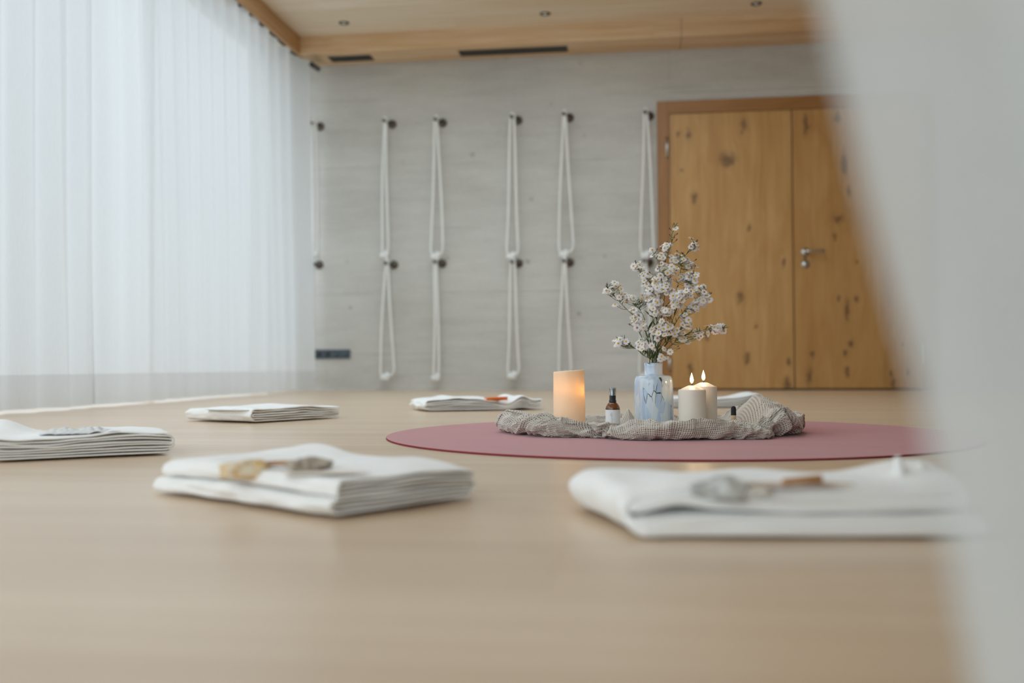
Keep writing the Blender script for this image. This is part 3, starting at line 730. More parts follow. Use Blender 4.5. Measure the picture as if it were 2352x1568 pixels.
def vase():
    y = 2.58; x = spot(1502, y); z = cz(x, y, .04)
    m = mat('mottled_blue_white_glass', rough=.12, Coat_Weight=.6, Coat_Roughness=.04); N = NT(m)
    c = N.coord(scale=(1, 1, .36)); nz = N.new('TexNoise'); nz.inputs['Scale'].default_value = 45; N.l(c, nz.inputs['Vector'])
    ad = N.new('VectorMath', operation='MULTIPLY_ADD'); N.l(nz.outputs['Color'], ad.inputs[0]); ad.inputs[1].default_value = (.008, .008, .008); N.l(c, ad.inputs[2])
    v1 = N.new('TexVoronoi', feature='F1'); v1.inputs['Scale'].default_value = 78; N.l(ad.outputs[0], v1.inputs['Vector'])
    v2 = N.new('TexVoronoi', feature='DISTANCE_TO_EDGE'); v2.inputs['Scale'].default_value = 78; N.l(ad.outputs[0], v2.inputs['Vector'])
    sc = N.new('SeparateColor'); N.l(v1.outputs['Color'], sc.inputs[0])
    col = N.ramp(sc.outputs[0], [(.25, (.36, .52, .76)), (.45, (.55, .67, .78)), (.6, (.68, .74, .74)), (.85, (.45, .60, .80))])
    streak = N.noise(N.coord(scale=(1, 1, .12)), 90, 3, .5)
    col = N.mix(N.math('MULTIPLY', N.math('MULTIPLY', N.math('SUBTRACT', streak, .3, clamp=True), 2.6, clamp=True), .75), col, (.74, .79, .80))
    msk = N.math('MULTIPLY', N.math('SUBTRACT', N.noise(N.coord(loc=(.5, .2, .1), scale=(1, 1, .6)), 24, 2, .5), .535, clamp=True), 9, clamp=True)
    ed = N.math('MULTIPLY', N.math('SUBTRACT', 1.0, N.math('DIVIDE', v2.outputs['Distance'], .05), clamp=True), msk)
    ed = N.math('MULTIPLY', ed, 2.2, clamp=True)
    col = N.mix(ed, col, (.04, .05, .03))
    N.base(col)
    e = tag(empty('glass_vase', (x, y, z)), 'mottled blue and white glass bottle vase holding the asters', 'vase')
    R = 44.2 / FPX * y; r = 20.5 / FPX * y; H = at(1502, 833, 1, y).z - z; hs = at(1502, 860, 1, y).z - z
    prof = [(0, 0), (R * .86, 0), (R * .94, .0015), (R * .985, .005), (R, .011), (R, hs * .4), (R, hs - .024)]
    prof += [(R - (R - r - .012) * (1 - math.cos(t)) * .62, hs - .024 + .0215 * math.sin(t)) for t in np.linspace(.15, PI / 2, 8)]
    prof += [(r + .004, hs - .001), (r + .0008, hs + .001), (r, hs + .004), (r, H * .95), (r + .0006, H - .001), (r - .0008, H), (r - .0028, H - .0006), (r - .003, hs), (R * .6, hs - .012), (R * .9, hs * .75), (R * .9, .01), (0, .006)]
    prof = [p for i, p in enumerate(prof)]
    MB().lathe(prof, 96).build('vase_body', m, e)
    return Vector((x, y, z)), H, r
VP_, VH, VR_ = vase()

def bottle():
    y = 2.50; x = spot(1407.5, y); z = cz(x, y, .02) + .001; s = y / FPX
    top = at(1407, 890, 1, y).z - z; H = top
    am = mat('amber_glass', (.30, .10, .02), .04, Transmission_Weight=.75, IOR=1.5, Coat_Weight=.3)
    R = 16.6 * s; hl = H - (940 - 890) * s      # top of label
    e = tag(empty('spray_bottle', (x, y, z)), 'small amber glass spray bottle with a white label', 'bottle')
    zs = H - (923 - 890) * s                    # neck start under the collar
    prof = [(0, 0), (R * .9, 0), (R, .003), (R, hl + .001), (R * .97, hl + .0045), (R * .88, hl + .009), (R * .72, hl + .0135), (R * .52, zs - .001), (R * .42, zs), (0, zs)]
    MB().lathe(prof, 56).build('bottle_body', am, e)
    MB().lathe([(0, zs + .0000), (8.2 * s, zs), (8.4 * s, zs + .001), (8.4 * s, zs + .004), (7.4 * s, zs + .005), (7.4 * s, H - (908 - 890) * s), (0, H - (908 - 890) * s)], 40).build('collar', M['black'], e)
    zc = H - (908 - 890) * s
    sv = mat('silver_plastic', (.45, .48, .5), .25, .7)
    MB().lathe([(5.8 * s, zc), (5.8 * s, H - .004), (4.8 * s, H - .002), (0, H - .0018)], 32).build('spray_nozzle', sv, e)
    cl = mat('clear_plastic', (.9, .93, .94), .05, Transmission_Weight=.95, IOR=1.25)
    MB().lathe([(7.6 * s, zc), (7.6 * s, H - .001), (7.0 * s, H), (0, H), (0, H - .0008), (6.8 * s, H - .0008), (7.0 * s, zc)], 40).build('cap', cl, e)
    # label
    lb = mat('paper_label', (.80, .81, .82), .7); N = NT(lb); N.bump(N.noise(N.coord(), 500, 2), .1, .0004)
    Rl = R + .0003; l0, l1 = .004, hl
    lab = MB().lathe([(Rl, l0), (Rl, l1)], 60, a0=-PI * 1.0, a1=PI * .86).build('bottle_label', lb, e)
    ink = mat('grey_ink', (.12, .13, .15), .7)
    def cyl(u, v):      # u mm to the right, v mm up from label bottom, facing the camera
        a = -PI / 2 + .02 + u / 1000 / Rl; return ((Rl + .00018) * math.cos(a), (Rl + .00018) * math.sin(a), l0 + v / 1000)
    dm = MB()
    Lh = (l1 - l0) * 1000; sc = Lh / 37.0
    def stroke(pts, r=.00022): dm.tube([cyl(u - 2.6, v * sc) for u, v in pts], r, 5, flat=.5)
    stroke([(2.6 * math.cos(a), 29.5 + 2.9 * math.sin(a)) for a in np.linspace(.6, 2 * PI - .2, 22)])
    stroke([(1.3 * math.cos(a), 29.0 + 1.5 * math.sin(a)) for a in np.linspace(-.5, 2 * PI - 1, 16)], .0003)
    stroke([(0, 26.5), (.5, 24), (2.6, 22.5), (3.2, 20.5), (1.5, 18.6), (.4, 18.2), (.4, 23.5)])
    stroke([(.4, 18.2), (.8, 15.5), (2.2, 13.2), (2.9, 10.8), (1.0, 8.2), (.9, 6.8)])
    stroke([(.8, 15.5), (-.3, 12.5), (.6, 9.5)])
    rnd = random.Random(3)
    for k in range(9):
        u = -4.8 + k * 1.7 + 2.6; h_ = 1.5
        stroke([(u, 1.3), (u, 1.3 + h_)], .00022)
        if k % 2: stroke([(u, 1.3 + h_), (u + .8, 1.3 + h_ * .6), (u, 1.3 + h_ * .4)], .0002)
        else: stroke([(u, 1.4), (u + .8, 1.3 + h_)], .0002)
    dm.build('label_print', ink, lab)
bottle()

def match_stick():
    y = 2.47; x = spot(1685, y)
    z = max(.026, at(1685, 964, 1, y).z)
    wood = oak('palo_santo_wood', (.66, .52, .36), (.72, .60, .44), (.52, .38, .24))
    char = mat('charred_wood', (.006, .006, .007), .7)
    e = tag(empty('incense_holder', (x, y, 0)), 'thin wooden strip on the cloth under the charred stick', 'holder')
    MB().box(-.034, .03, -.011, .011, z - .003, z - .0005).build('wooden_strip', wood, e, smooth=False, bevel=.0008)
    ft = MB(); ft.box(-.02, .02, -.006, .006, cz(x, y, .02) - .003, z - .003); ft.build('foot', wood, e, smooth=False)
    t = tag(empty('incense_stick', (x, y, z - .0005)), 'upright pale wooden incense stick with a charred black tip', 'incense stick')
    def pr(z0, z1, w0, w1, cap=False):
        P = [(w0, z0), (w1, z1)]
        if cap: P += [(w1 * .95, z1 + .003), (w1 * .7, z1 + .0055), (w1 * .3, z1 + .0068), (0, z1 + .007)]
        return P
    a = MB().lathe([(0, 0)] + pr(0, .012, .0062, .0062), 20).build('stick', wood, t); a.scale = (1, .6, 1)
    b = MB().lathe(pr(.0115, .0265, .0064, .0060, True), 20).build('charred_tip', char, t); b.scale = (1, .6, 1)
match_stick()

# ------------------------------------------------------------------ asters
def asters():
    rnd = random.Random(11)
    petal = mat('aster_petal', (.90, .90, .92), .6); N = NT(petal)
    tr = N.new('BsdfTranslucent'); tr.inputs[0].default_value = (.90, .90, .92, 1); mx = N.new('MixShader'); mx.inputs[0].default_value = .3
    N.l(N.b.outputs[0], mx.inputs[1]); N.l(tr.outputs[0], mx.inputs[2]); N.l(mx.outputs[0], N.n['Material Output'].inputs[0])
    disc = mat('aster_disc', (.72, .47, .06), .8); N = NT(disc); N.bump(N.noise(N.coord(), 2500, 2), .6, .0006)
    disc2 = mat('aged_aster_disc', (.50, .23, .06), .8)
    budm = mat('aster_bud', (.20, .10, .06), .8)
    green = mat('stem_green', (.085, .12, .035), .65); N = NT(green); N.base(N.ramp(N.noise(N.coord(), 30, 3), [(.35, (.07, .12, .035)), (.65, (.20, .19, .06))]))
    leafm = mat('leaf_green', (.06, .11, .03), .6); N = NT(leafm); N.base(N.ramp(N.noise(N.coord(), 20, 3), [(.35, (.035, .07, .02)), (.6, (.10, .15, .045)), (.75, (.32, .20, .05))]))
    # flower meshes, radius 1 unit = 1 m scaled later
    heads = []
    for k, (n, droop, L) in enumerate([(20, .15, .0088), (17, -.25, .0078), (22, .5, .0085)]):
        pm = MB()
        for i in range(n):
            a = 2 * PI * i / n + rnd.uniform(-.08, .08); l = L * rnd.uniform(.86, 1.08); wd = .00112
            d = Vector((math.cos(a), math.sin(a), 0)); t = Vector((-d.y, d.x, 0)); dr_ = droop + rnd.uniform(-.2, .2)
            pts = []
            for q, ww in ((.18, .5), (.5, 1.0), (.82, .9), (1.0, .3)):
                z = -dr_ * l * q * q * .6 + .0006
                c = d * (l * q) + Vector((0, 0, z)); pts += [c + t * wd * ww, c - t * wd * ww]
            pm.add(pts, [(0, 1, 3, 2), (2, 3, 5, 4), (4, 5, 7, 6)])
        o = pm.build('flower_head', petal); 
        dd = MB().lathe([(.0006, -.0035), (.0017, -.002), (.0020, 0), (.0025, .0006), (.0023, .0015), (.0012, .0022), (0, .0024)], 10)
        heads.append((o.data, dd))
        bpy.data.objects.remove(o)
    dmesh = []
    for mt_ in (disc, disc2):
        o = heads[0][1].build('flower_disc', mt_); dmesh.append(o.data); bpy.data.objects.remove(o)
    o = MB().lathe([(0, -.003), (.0010, -.0025), (.0016, -.001), (.0017, .001), (.0014, .0022), (.0006, .0030)], 8).build('flower_bud', budm); budme = o.data; bpy.data.objects.remove(o)
    def P(cx, cy, dy=0.):      # crop coordinate -> world at the bouquet's depth
        return at(1360 + cx / 4.356, 490 + cy / 4.356, 1, VP_.y + dy)
    # stems: (label, depth offset, path of crop points from neck to tip, clusters (x, y, rx, ry, n), buds)
    ST = [
     ('tallest aster stem, rising to the top of the bouquet', .0, [(620, 1480), (690, 1100), (740, 700), (735, 480), (790, 320), (800, 210), (825, 130)],
        [(835, 150, 12, 12, 1), (740, 335, 45, 40, 5), (720, 540, 70, 45, 7), (690, 430, 45, 25, 4)], [(770, 150), (775, 215), (845, 265), (752, 285), (850, 205), (690, 345), (820, 105), (820, 240)]),
     ('aster stem ending in the upper right tip of the bouquet', .02, [(640, 1480), (760, 1050), (860, 700), (900, 500), (960, 380), (1030, 300)],
        [(1025, 320, 38, 50, 5), (990, 245, 12, 8, 1), (850, 455, 80, 45, 9), (930, 485, 60, 35, 6), (1000, 520, 45, 35, 5)], [(1050, 270), (850, 375), (1038, 462), (900, 395)]),
     ('aster stem with two white flowers at its upper left tip', -.02, [(600, 1480), (650, 1050), (690, 750), (670, 520), (620, 410)],
        [(600, 365, 18, 18, 1), (605, 420, 18, 18, 1), (790, 570, 70, 45, 9), (700, 680, 100, 60, 16)], [(575, 590), (650, 360)]),
     ('aster stem reaching up on the left above the side sprays', .015, [(590, 1480), (610, 1150), (600, 850), (540, 680), (440, 520)],
        [(460, 535, 50, 45, 6), (515, 605, 50, 35, 5), (545, 690, 60, 40, 7), (590, 650, 40, 40, 4)], [(433, 480), (500, 590)]),
     ('aster stem leaning furthest out to the left', -.025, [(580, 1480), (560, 1250), (480, 1080), (390, 1000), (260, 870), (190, 790), (150, 740)],
        [(148, 780, 35, 30, 3), (240, 735, 55, 50, 7), (290, 825, 45, 40, 5), (228, 912, 6, 6, 1), (400, 965, 25, 25, 2)], [(152, 712), (205, 690), (185, 825), (270, 800)]),
     ('aster stem behind the left spray with browning flowers', .03, [(590, 1480), (580, 1250), (500, 1000), (430, 920), (370, 850)],
        [(380, 855, 60, 35, 7), (330, 870, 30, 25, 2), (540, 850, 70, 50, 10)], [(345, 825), (430, 860), (465, 1020)]),
     ('densely flowered aster stem in the middle of the bouquet', -.03, [(615, 1480), (640, 1200), (650, 950), (660, 780)],
        [(620, 770, 80, 55, 12), (620, 880, 75, 45, 10), (650, 975, 85, 45, 11), (740, 760, 60, 50, 6)], [(668, 625), (780, 640)]),
     ('aster stem standing up at the right side of the bouquet', .0, [(640, 1480), (780, 1120), (880, 880), (960, 700), (1000, 620)],
        [(1000, 620, 55, 50, 8), (985, 695, 55, 45, 8), (910, 640, 45, 40, 5)], [(1045, 640), (1030, 525), (810, 660)]),
     ('aster stem ending in the middle right tip of the bouquet', -.015, [(650, 1480), (780, 1200), (900, 1000), (1060, 880), (1180, 810)],
        [(1080, 765, 55, 45, 9), (1160, 835, 35, 35, 5), (1070, 885, 55, 45, 9), (995, 950, 65, 45, 8)], [(1120, 738), (1190, 798), (990, 790)]),
     ('aster stem in front, right of the middle, thick with flowers', -.04, [(640, 1480), (730, 1200), (800, 1000), (870, 830)],
        [(860, 820, 75, 55, 11), (950, 805, 55, 40, 7), (840, 905, 60, 40, 7), (760, 985, 40, 35, 4)], [(960, 755), (790, 800)]),
     ('lowest aster stem leaning to the right', .0, [(650, 1480), (780, 1330), (920, 1220), (1080, 1175), (1200, 1150), (1320, 1140)],
        [(1160, 1200, 12, 12, 1), (1145, 1130, 8, 12, 1), (1235, 1150, 45, 40, 6), (1300, 1155, 30, 35, 4), (1065, 1210, 50, 45, 8), (930, 1260, 40, 35, 4)], [(1325, 1130), (1180, 1180)]),
     ('short aster stem low on the right of the bouquet', -.02, [(650, 1480), (740, 1300), (850, 1180), (960, 1080)],
        [(945, 1100, 55, 40, 7), (870, 1195, 55, 40, 7), (780, 1385, 18, 18, 1), (900, 1030, 40, 30, 3)], [(860, 1330), (870, 1350)]),
     ('lowest aster stem leaning to the left', .0, [(575, 1480), (520, 1420), (430, 1350), (350, 1300), (270, 1270)],
        [(265, 1285, 45, 38, 7), (350, 1300, 32, 32, 4)], [(245, 1300), (300, 1250)]),
     ('short aster stem low on the left above the vase rim', -.03, [(585, 1480), (545, 1380), (500, 1250), (430, 1100)],
        [(430, 1065, 45, 45, 6), (475, 1115, 55, 50, 8), (490, 1310, 50, 45, 6), (500, 1360, 20, 22, 1)], [(465, 1022), (375, 1110)]),
     ('short aster stem low in the middle above the vase rim', -.045, [(610, 1480), (640, 1380), (680, 1250), (730, 1120)],
        [(725, 1115, 65, 50, 8), (640, 1170, 45, 45, 5), (650, 1250, 30, 20, 1), (750, 1200, 40, 25, 3), (615, 1335, 30, 25, 2), (720, 1355, 20, 12, 1), (710, 1440, 40, 25, 3)], [(690, 1410), (770, 1180)]),
    ]
    camd = (CAMO - VP_); camd.z = 0; camd.normalize()
    for si, (label, dy, path, clusters, buds) in enumerate(ST):
        e = tag(empty('aster_stem', VP_), label + ', in the vase', 'flower', 'white asters in the blue vase')
        B = VP_
        neck = Vector((rnd.uniform(-.6, .6) * VR_ * .8, rnd.uniform(-.5, .5) * VR_, VH - .004))
        foot_ = Vector((-neck.x * 1.3, -neck.y * 1.5, .012))
        pts = [foot_, neck * .5 + foot_ * .5, neck]
        n = len(path)
        for i, (a, b) in enumerate(path[1:], 1):
            pts.append(P(a, b, dy * (i / n) * 1.6) - B)
        # smooth
        Q = []
        for i in range(len(pts) - 1):
            a, b, c, d = pts[max(i - 1, 0)], pts[i], pts[i + 1], pts[min(i + 2, len(pts) - 1)]
            for k in range(6):
                t = k / 6; Q.append(.5 * ((2 * b) + (c - a) * t + (2 * a - 5 * b + 4 * c - d) * t * t + (3 * b - a - 3 * c + d) * t ** 3))
        Q.append(pts[-1]); m = len(Q)
        sm = MB(); sm.tube(Q, [.0013 - .0008 * i / m for i in range(m)], 6)
        lf = MB()
        def leaf(p, d, l, wd):
            d = d.normalized(); s = d.cross(Vector((rnd.uniform(-1, 1), rnd.uniform(-1, 1), rnd.uniform(-.3, 1)))).normalized(); nn = d.cross(s)
            vs = []; 
            for q, ww in ((0, .25), (.3, 1), (.6, .85), (.85, .4), (1, .05)):
                c = p + d * l * q - nn * l * .25 * q * q; vs += [c + s * wd * ww, c - s * wd * ww]
            lf.add(vs, [(0, 1, 3, 2), (2, 3, 5, 4), (4, 5, 7, 6), (6, 7, 9, 8)])
        for i in range(13, m, 1):
            if rnd.random() < .92:
                up_ = (Q[i] - Q[i - 1]).normalized(); d = up_ * .8 + Vector((rnd.uniform(-1, 1), rnd.uniform(-1, 1), rnd.uniform(-.2, .8)))
                low_ = max(0, 1 - (Q[i].z - VH) / .1)
                leaf(Q[i], d, rnd.uniform(.009, .016) + .014 * low_, rnd.uniform(.0008, .0014) + .0012 * low_)
        def pedicel(tip):
            # leave the stem below the flower, curve up to it
            best = min((i for i in range(12, m)), key=lambda i: (Q[i] - tip).length + max(0, Q[i].z - tip.z + .008) * 3)
            a = Q[best]; c = (a + tip) / 2 + Vector((0, 0, -.25 * abs(tip.x - a.x)))
            sm.tube([a, a * .56 + c * .44, c * .5 + tip * .5 * 1 if False else (a + 2 * c + tip) / 4, c * .3 + tip * .7, tip], [.0007, .0006, .0006, .0005, .0005], 5)
            for q in range(3):
                f = rnd.uniform(.2, .95); leaf(a.lerp(tip, f), (tip - a) + Vector((rnd.uniform(-.01, .01), rnd.uniform(-.01, .01), .004)), rnd.uniform(.005, .010), .0007)
            return (tip - c)
        for (cx, cy, rx, ry, nf) in clusters:
            nf = int(nf * 1.45 + .5) if nf > 2 else nf
            for k in range(nf):
                best = None
                ang = 2.4 * k + si; rr = math.sqrt((k + .5) / nf) if nf > 1 else 0
                px = cx + rx * rr * math.cos(ang); py = cy + ry * rr * math.sin(ang)
                tip = P(px, py, dy * 1.3 + rnd.uniform(-.022, .022)) - B
                d = pedicel(tip).normalized()
                face = (d * .5 + camd * rnd.uniform(.1, 1.2) + Vector((rnd.uniform(-.7, .7), rnd.uniform(-.7, .7), rnd.uniform(.0, .9)))).normalized()
                h = bpy.data.objects.new('flower_head', heads[rnd.choice((0, 0, 1, 2))][0]); COL.objects.link(h); h.parent = e
                h.location = tip; s = rnd.uniform(.92, 1.16); h.scale = (s, s, s)
                h.rotation_mode = 'QUATERNION'; h.rotation_quaternion = face.to_track_quat('Z', 'Y')
                g = bpy.data.objects.new('flower_disc', dmesh[1 if rnd.random() < .14 else 0]); COL.objects.link(g); g.parent = h
        for (bx, by) in buds:
            tip = P(bx, by, dy * 1.3 + rnd.uniform(-.01, .01)) - B; d = pedicel(tip)
            h = bpy.data.objects.new('flower_bud', budme); COL.objects.link(h); h.parent = e; h.location = tip
            h.rotation_mode = 'QUATERNION'; h.rotation_quaternion = d.to_track_quat('Z', 'Y')
        if si == 12:
            lf_p = P(540, 1470) - B
            for k in range(1): pass
        for k in range(3):
            p0 = Q[min(m - 1, 18 + rnd.randrange(3))]
            leaf(p0, Vector((rnd.uniform(-1, 1), rnd.uniform(-.6, .6), rnd.uniform(.2, 1.3))), rnd.uniform(.02, .036), rnd.uniform(.0016, .0028))
        sm.build('stem', green, e); lf.build('leaves', leafm, e)
asters()

# ------------------------------------------------------------------ folded towels
def fold_order(n):
    cols = [[i] for i in range(n)]
    while len(cols) > 1:
        h = len(cols) // 2; cols = [cols[i] + list(reversed(cols[len(cols) - 1 - i])) for i in range(h)]
    pos = {seg: k for k, seg in enumerate(cols[0])}; return [pos[i] for i in range(n)]
def towel(origin, sdir, slen, tlen, H, order, label, seed=1, left_first=True, mirror=False, defo=None, th=None, wob=1.0, side=1, m='towel', ragged=.006, nt_=70, zs=None):
    """folded sheet: profile in (s, z), swept along t (left of sdir if side=1)"""
    n = len(order); gap = H / n; th = th or gap * .62; zs = zs or [(k + .5) * gap for k in range(n)]
    sd = Vector((sdir[0], sdir[1], 0)).normalized(); td = Vector((-sd.y, sd.x, 0)) * side
    path = []
    right = True                      # segment 0 runs left -> right
    rmax = [gap * .5] * n
    for i in range(n):
        z = zs[order[i]]
        # ends are pulled in by the radius of the turn they take
        def inset(j):
            return abs(zs[order[j + 1]] - zs[order[j]]) * .5
        a_in = inset(i - 1) if i > 0 else rnd_in(seed, i)
        b_in = inset(i) if i < n - 1 else rnd_in(seed, i + 7)
        if i > 0 and abs(order[i] - order[i - 1]) == 1: a_in += .004 + .010 * abs(ns(seed, i * 1.7, 2))
        if i < n - 1 and abs(order[i + 1] - order[i]) == 1: b_in += .004 + .010 * abs(ns(seed, i * 1.7 + 1.7, 2))
        s0, s1 = (a_in, slen - b_in) if right else (slen - a_in, b_in)
        K = 26
        for k in range(K + 1):
            path.append((s0 + (s1 - s0) * k / K, z))
        if i < n - 1:
            z2 = zs[order[i + 1]]; r = abs(z2 - z) / 2; c = (z + z2) / 2; sg = 1 if right else -1
            for k in range(1, 9):
                a = PI * k / 9; path.append((s1 + sg * r * .9 * math.sin(a), c + (z - c) * math.cos(a)))
        right = not right
    if mirror: path = [(slen - s, z) for s, z in path]
    O = Vector(origin)
    def fn(u, v):
        i = min(len(path) - 1, int(round(u * (len(path) - 1)))); s, z = path[i]; t = v * tlen
        lay = z / gap
        # ragged layer ends on the swept ends
        t += (ragged * ns(lay * 1.7, s * 9, seed)) * (abs(v - .5) * 2) ** 3 * (1 if v > .5 else -1)
        s2 = s + .005 * wob * ns(t * 9, lay * .6, seed + 5) + .004 * wob * ns(t * 22, lay * .9, seed + 2)
        zz = z * (1 + .10 * wob * ns(s * 6, t * 6, seed) + .05 * ns(s * 14, t * 14, seed + 3)) + wob * gap * .42 * ns(s * 16, t * 12, lay * .8 + seed) * (z / H)
        ez = min(1, min(v, 1 - v) * 9 + .0); zz *= (.93 + .07 * ez)
        if defo: s2, t, zz = defo(s2, t, zz, z / H)
        q = O + sd * s2 + td * t
        return (q.x - O.x, q.y - O.y, max(zz, .0012 + z * .12))
    g = MB().grid(len(path) - 1, nt_, fn)
    o = g.build('folded_towel', M[m], solid=th); o.location = O
    o.modifiers['s'].use_even_offset = False
    sb = o.modifiers.new('u', 'SUBSURF'); sb.levels = 1; sb.render_levels = 1
    tag(o, label, 'towel', 'folded white towels around the mat'); return o
def rnd_in(seed, i): return .004 + .01 * abs(ns(seed * 1.3, i * 2.1, 4))
def nv2(p): return (p[0], p[1], .0035)

N8 = fold_order(8); N4 = fold_order(4)
two = [0, 3, 2, 1, 4, 7, 6, 5]     # two lobes, one above the other
# front left towel
a = fl(765, 1196); b = fl(1095, 1146); c3 = fl(225, 1150)
def d3(s, t, z, f):
    z *= 1 - .20 * smooth(.28, .42, t) - .12 * smooth(.2, .0, s) * 0
    z += .012 * f * math.exp(-((s - .235) / .05) ** 2 - ((t - .34) / .07) ** 2) - .009 * f * smooth(.17, .27, s) * (1 - smooth(.02, .12, t))   # bulge at the back
    z += .006 * f * math.exp(-((s - .10) / .1) ** 2 - ((t - .36) / .04) ** 2)
    s += .012 * smooth(.25, .42, t) * f
    t += .010 * ns(s * 8, f * 2, 3)
    s += .012 * f * f * math.exp(-s / .03)
    z += .005 * f * math.exp(-((t - .39) / .015) ** 2)
    return s, t, z
towel(nv2(a), (b - a).xy, (b - a).length, (c3 - a).length, .046, two, 'large folded white towel on the floor at the front left, carrying a beige stone', 2, defo=d3, wob=1.4, mirror=True, th=.0036)
T3 = (a, (b - a).normalized(), (c3 - a).normalized())
# front right towel: few thick layers, a wide turn at its left end
a = fl(1440, 1236); b = fl(2262, 1236)
def d4(s, t, z, f):
    z *= 1 - .18 * smooth(.12, .24, t) + .05 * ns(s * 10, 3)
    s -= .05 * smooth(.0, .22, t) * (1 - s / .36)
    z -= .010 * f * math.exp(-(t / .03) ** 2)
    z += .009 * smooth(.4, .6, f) * math.exp(-((s - .05) / .035) ** 2) * math.exp(-t / .08)
    t += .034 * f * f * math.exp(-t / .035) - .012 * (1 - f)
    z -= .006 * f * math.exp(-t / .05) * (1 - smooth(0, .06, s))
    z += .012 * f * math.exp(-((s - .33) / .05) ** 2 - ((t - .15) / .06) ** 2)
    return s, t, z
sl4 = (b - a).length
towel(nv2(a), (b - a).xy, sl4, .235, .052, [2, 3, 0, 1], 'folded white towel at the front right, carrying a grey stone', 6, defo=d4, wob=1.0, th=.0100, zs=[.0060, .0165, .0345, .0455])
T4 = (a, (b - a).normalized())
# left towel
a = fl(-22, 1064); b = fl(402, 1044)
def d2(s, t, z, f):
    z += .022 * f ** 2 * math.exp(-((s - .035) / .045) ** 2) * smooth(.06, .22, t)
    z *= 1 + .10 * (1 - s / .3)
    return s, t, z
towel(nv2(a), (b - a).xy, (b - a).length, .25, .044, N8, 'folded white towel at the left edge with a crumpled grey cloth on top', 9, mirror=False, defo=d2, wob=1.8, th=.0034)
# towel behind it near the curtain
a = fl(576, 973); b = fl(783, 960); c1 = fl(402, 968)
def d1(s, t, z, f):
    z *= 1 - .18 * smooth(.15, .3, t) + .02 * ns(s * 9, 1)
    z *= 1 - .22 * smooth(.2, .42, s)
    return s, t, z
towel(nv2(a), (b - a).xy, (b - a).length, (c1 - a).length, .049, [0, 5, 4, 1, 2, 3], 'folded white towel near the curtain with a flat pale leaf on top', 12, mirror=True, defo=d1, wob=1.3, th=.0048)
# far towel with the orange leaf
a = fl(975, 946); b = fl(1250, 941); c5 = fl(915, 938)
def d5(s, t, z, f):
    z *= 1 + .35 * math.exp(-((s - .13) / .09) ** 2) - .15 * smooth(.1, .35, t)
    z += .020 * math.exp(-((s - .40) / .028) ** 2) * (.4 + .6 * f) - .010 * f * math.exp(-((s - .33) / .03) ** 2)
    return s, t, z
towel(nv2(a), (b - a).xy, (b - a).length, .27, .042, [0, 5, 4, 1, 2, 3], 'rumpled folded white towel on the far side of the mat with an orange leaf', 15, mirror=True, defo=d5, wob=2.4, th=.0042)
# far right towel behind the waffle cloth
a = fl(1540, 937); b = fl(1755, 936)
def d6(s, t, z, f):
    z += .020 * f * math.exp(-((s - .36) / .06) ** 2); return s, t, z
T6o = towel(nv2(a), (b - a).xy, (b - a).length, .25, .038, N8, 'fringed folded white towel behind the waffle cloth and the candles', 19, defo=d6, wob=1.4)

def tassels(parent, pts):
    # pointed cloth corners that stand up
    for p, d, l in pts:
        P = Vector(p); D = Vector(d).normalized(); mm = MB()
        Q = [P - D * .006, P, P + D * l * .35, P + D * l * .7, P + D * l]
        mm.tube([q - parent.location for q in Q], [.009, .010, .012, .010, .004], 10, flat=.6)
        o = mm.build('corner_tassel', M['towel'], parent, subd=1)
tw4 = [o for o in bpy.data.objects if o.name.startswith('folded_towel')][1]
p1 = at(2068, 1096, 2, .052); p2 = at(2122, 1098, 2, .050); p3 = at(2175, 1120, 2, .046)
tassels(tw4, [(p1, (-.1, .1, 1), .024), (p2, (-.25, .1, .8), .020)])
q1 = at(1738, 924, 2, .030); q2 = at(1752, 933, 2, .010)
tassels(T6o, [(q1, (.6, 0, .35), .035), (q2, (.9, 0, .2), .065)])

# ------------------------------------------------------------------ small finds on the towels
dg = bpy.context.evaluated_depsgraph_get()
towels = [o for o in bpy.data.objects if o.name.startswith('folded_towel')]
def top_z(x, y):
    bpy.context.view_layer.update()
    d = bpy.context.evaluated_depsgraph_get()
    ok, loc, *_ = S.ray_cast(d, Vector((x, y, .12)), Vector((0, 0, -1)), distance=.13)
    return loc.z if ok else 0
def place(px, py, zg=.045):
    bpy.context.view_layer.update(); d = bpy.context.evaluated_depsgraph_get()
    for k in range(12):
        r = ray(px, py + k * 3); ok, loc, nrm, _, ob, _ = S.ray_cast(d, CAMO + r * .7, r)
        if ok and ob.name.startswith('folded_towel') and nrm.z > .3: return loc.copy()
    return at(px, py, 2, zg)
def sd_(px0, px1, y): return (px1 - px0) / FPX * y
def lump(name, c, sx, sy, sz, seed, m, rz=0, rough=.25, label=None, cat='stone', flatb=True, subs=4):
    bm = bmesh.new(); bmesh.ops.create_icosphere(bm, subdivisions=subs, radius=1)
    for v in bm.verts:
        p = v.co.copy(); k = 1 + rough * ns(p.x * 1.3 + seed, p.y * 1.3, p.z * 1.3) + rough * .4 * ns(p.x * 3.5, p.y * 3.5 + seed, p.z * 3.5) + rough * .15 * ns(p.x * 9, p.y * 9, p.z * 9 + seed)
        v.co = Vector((p.x * k * sx, p.y * k * sy, max(p.z * k * sz, -sz * .55)))
    me = bpy.data.meshes.new(name); bm.to_mesh(me); bm.free(); me.materials.append(m)
    me.polygons.foreach_set('use_smooth', [True] * len(me.polygons))
    o = bpy.data.objects.new(name, me); COL.objects.link(o); o.location = (c[0], c[1], c[2] + sz * .5); o.rotation_euler = (0, 0, rz)
    if label: tag(o, label, cat)
    return o
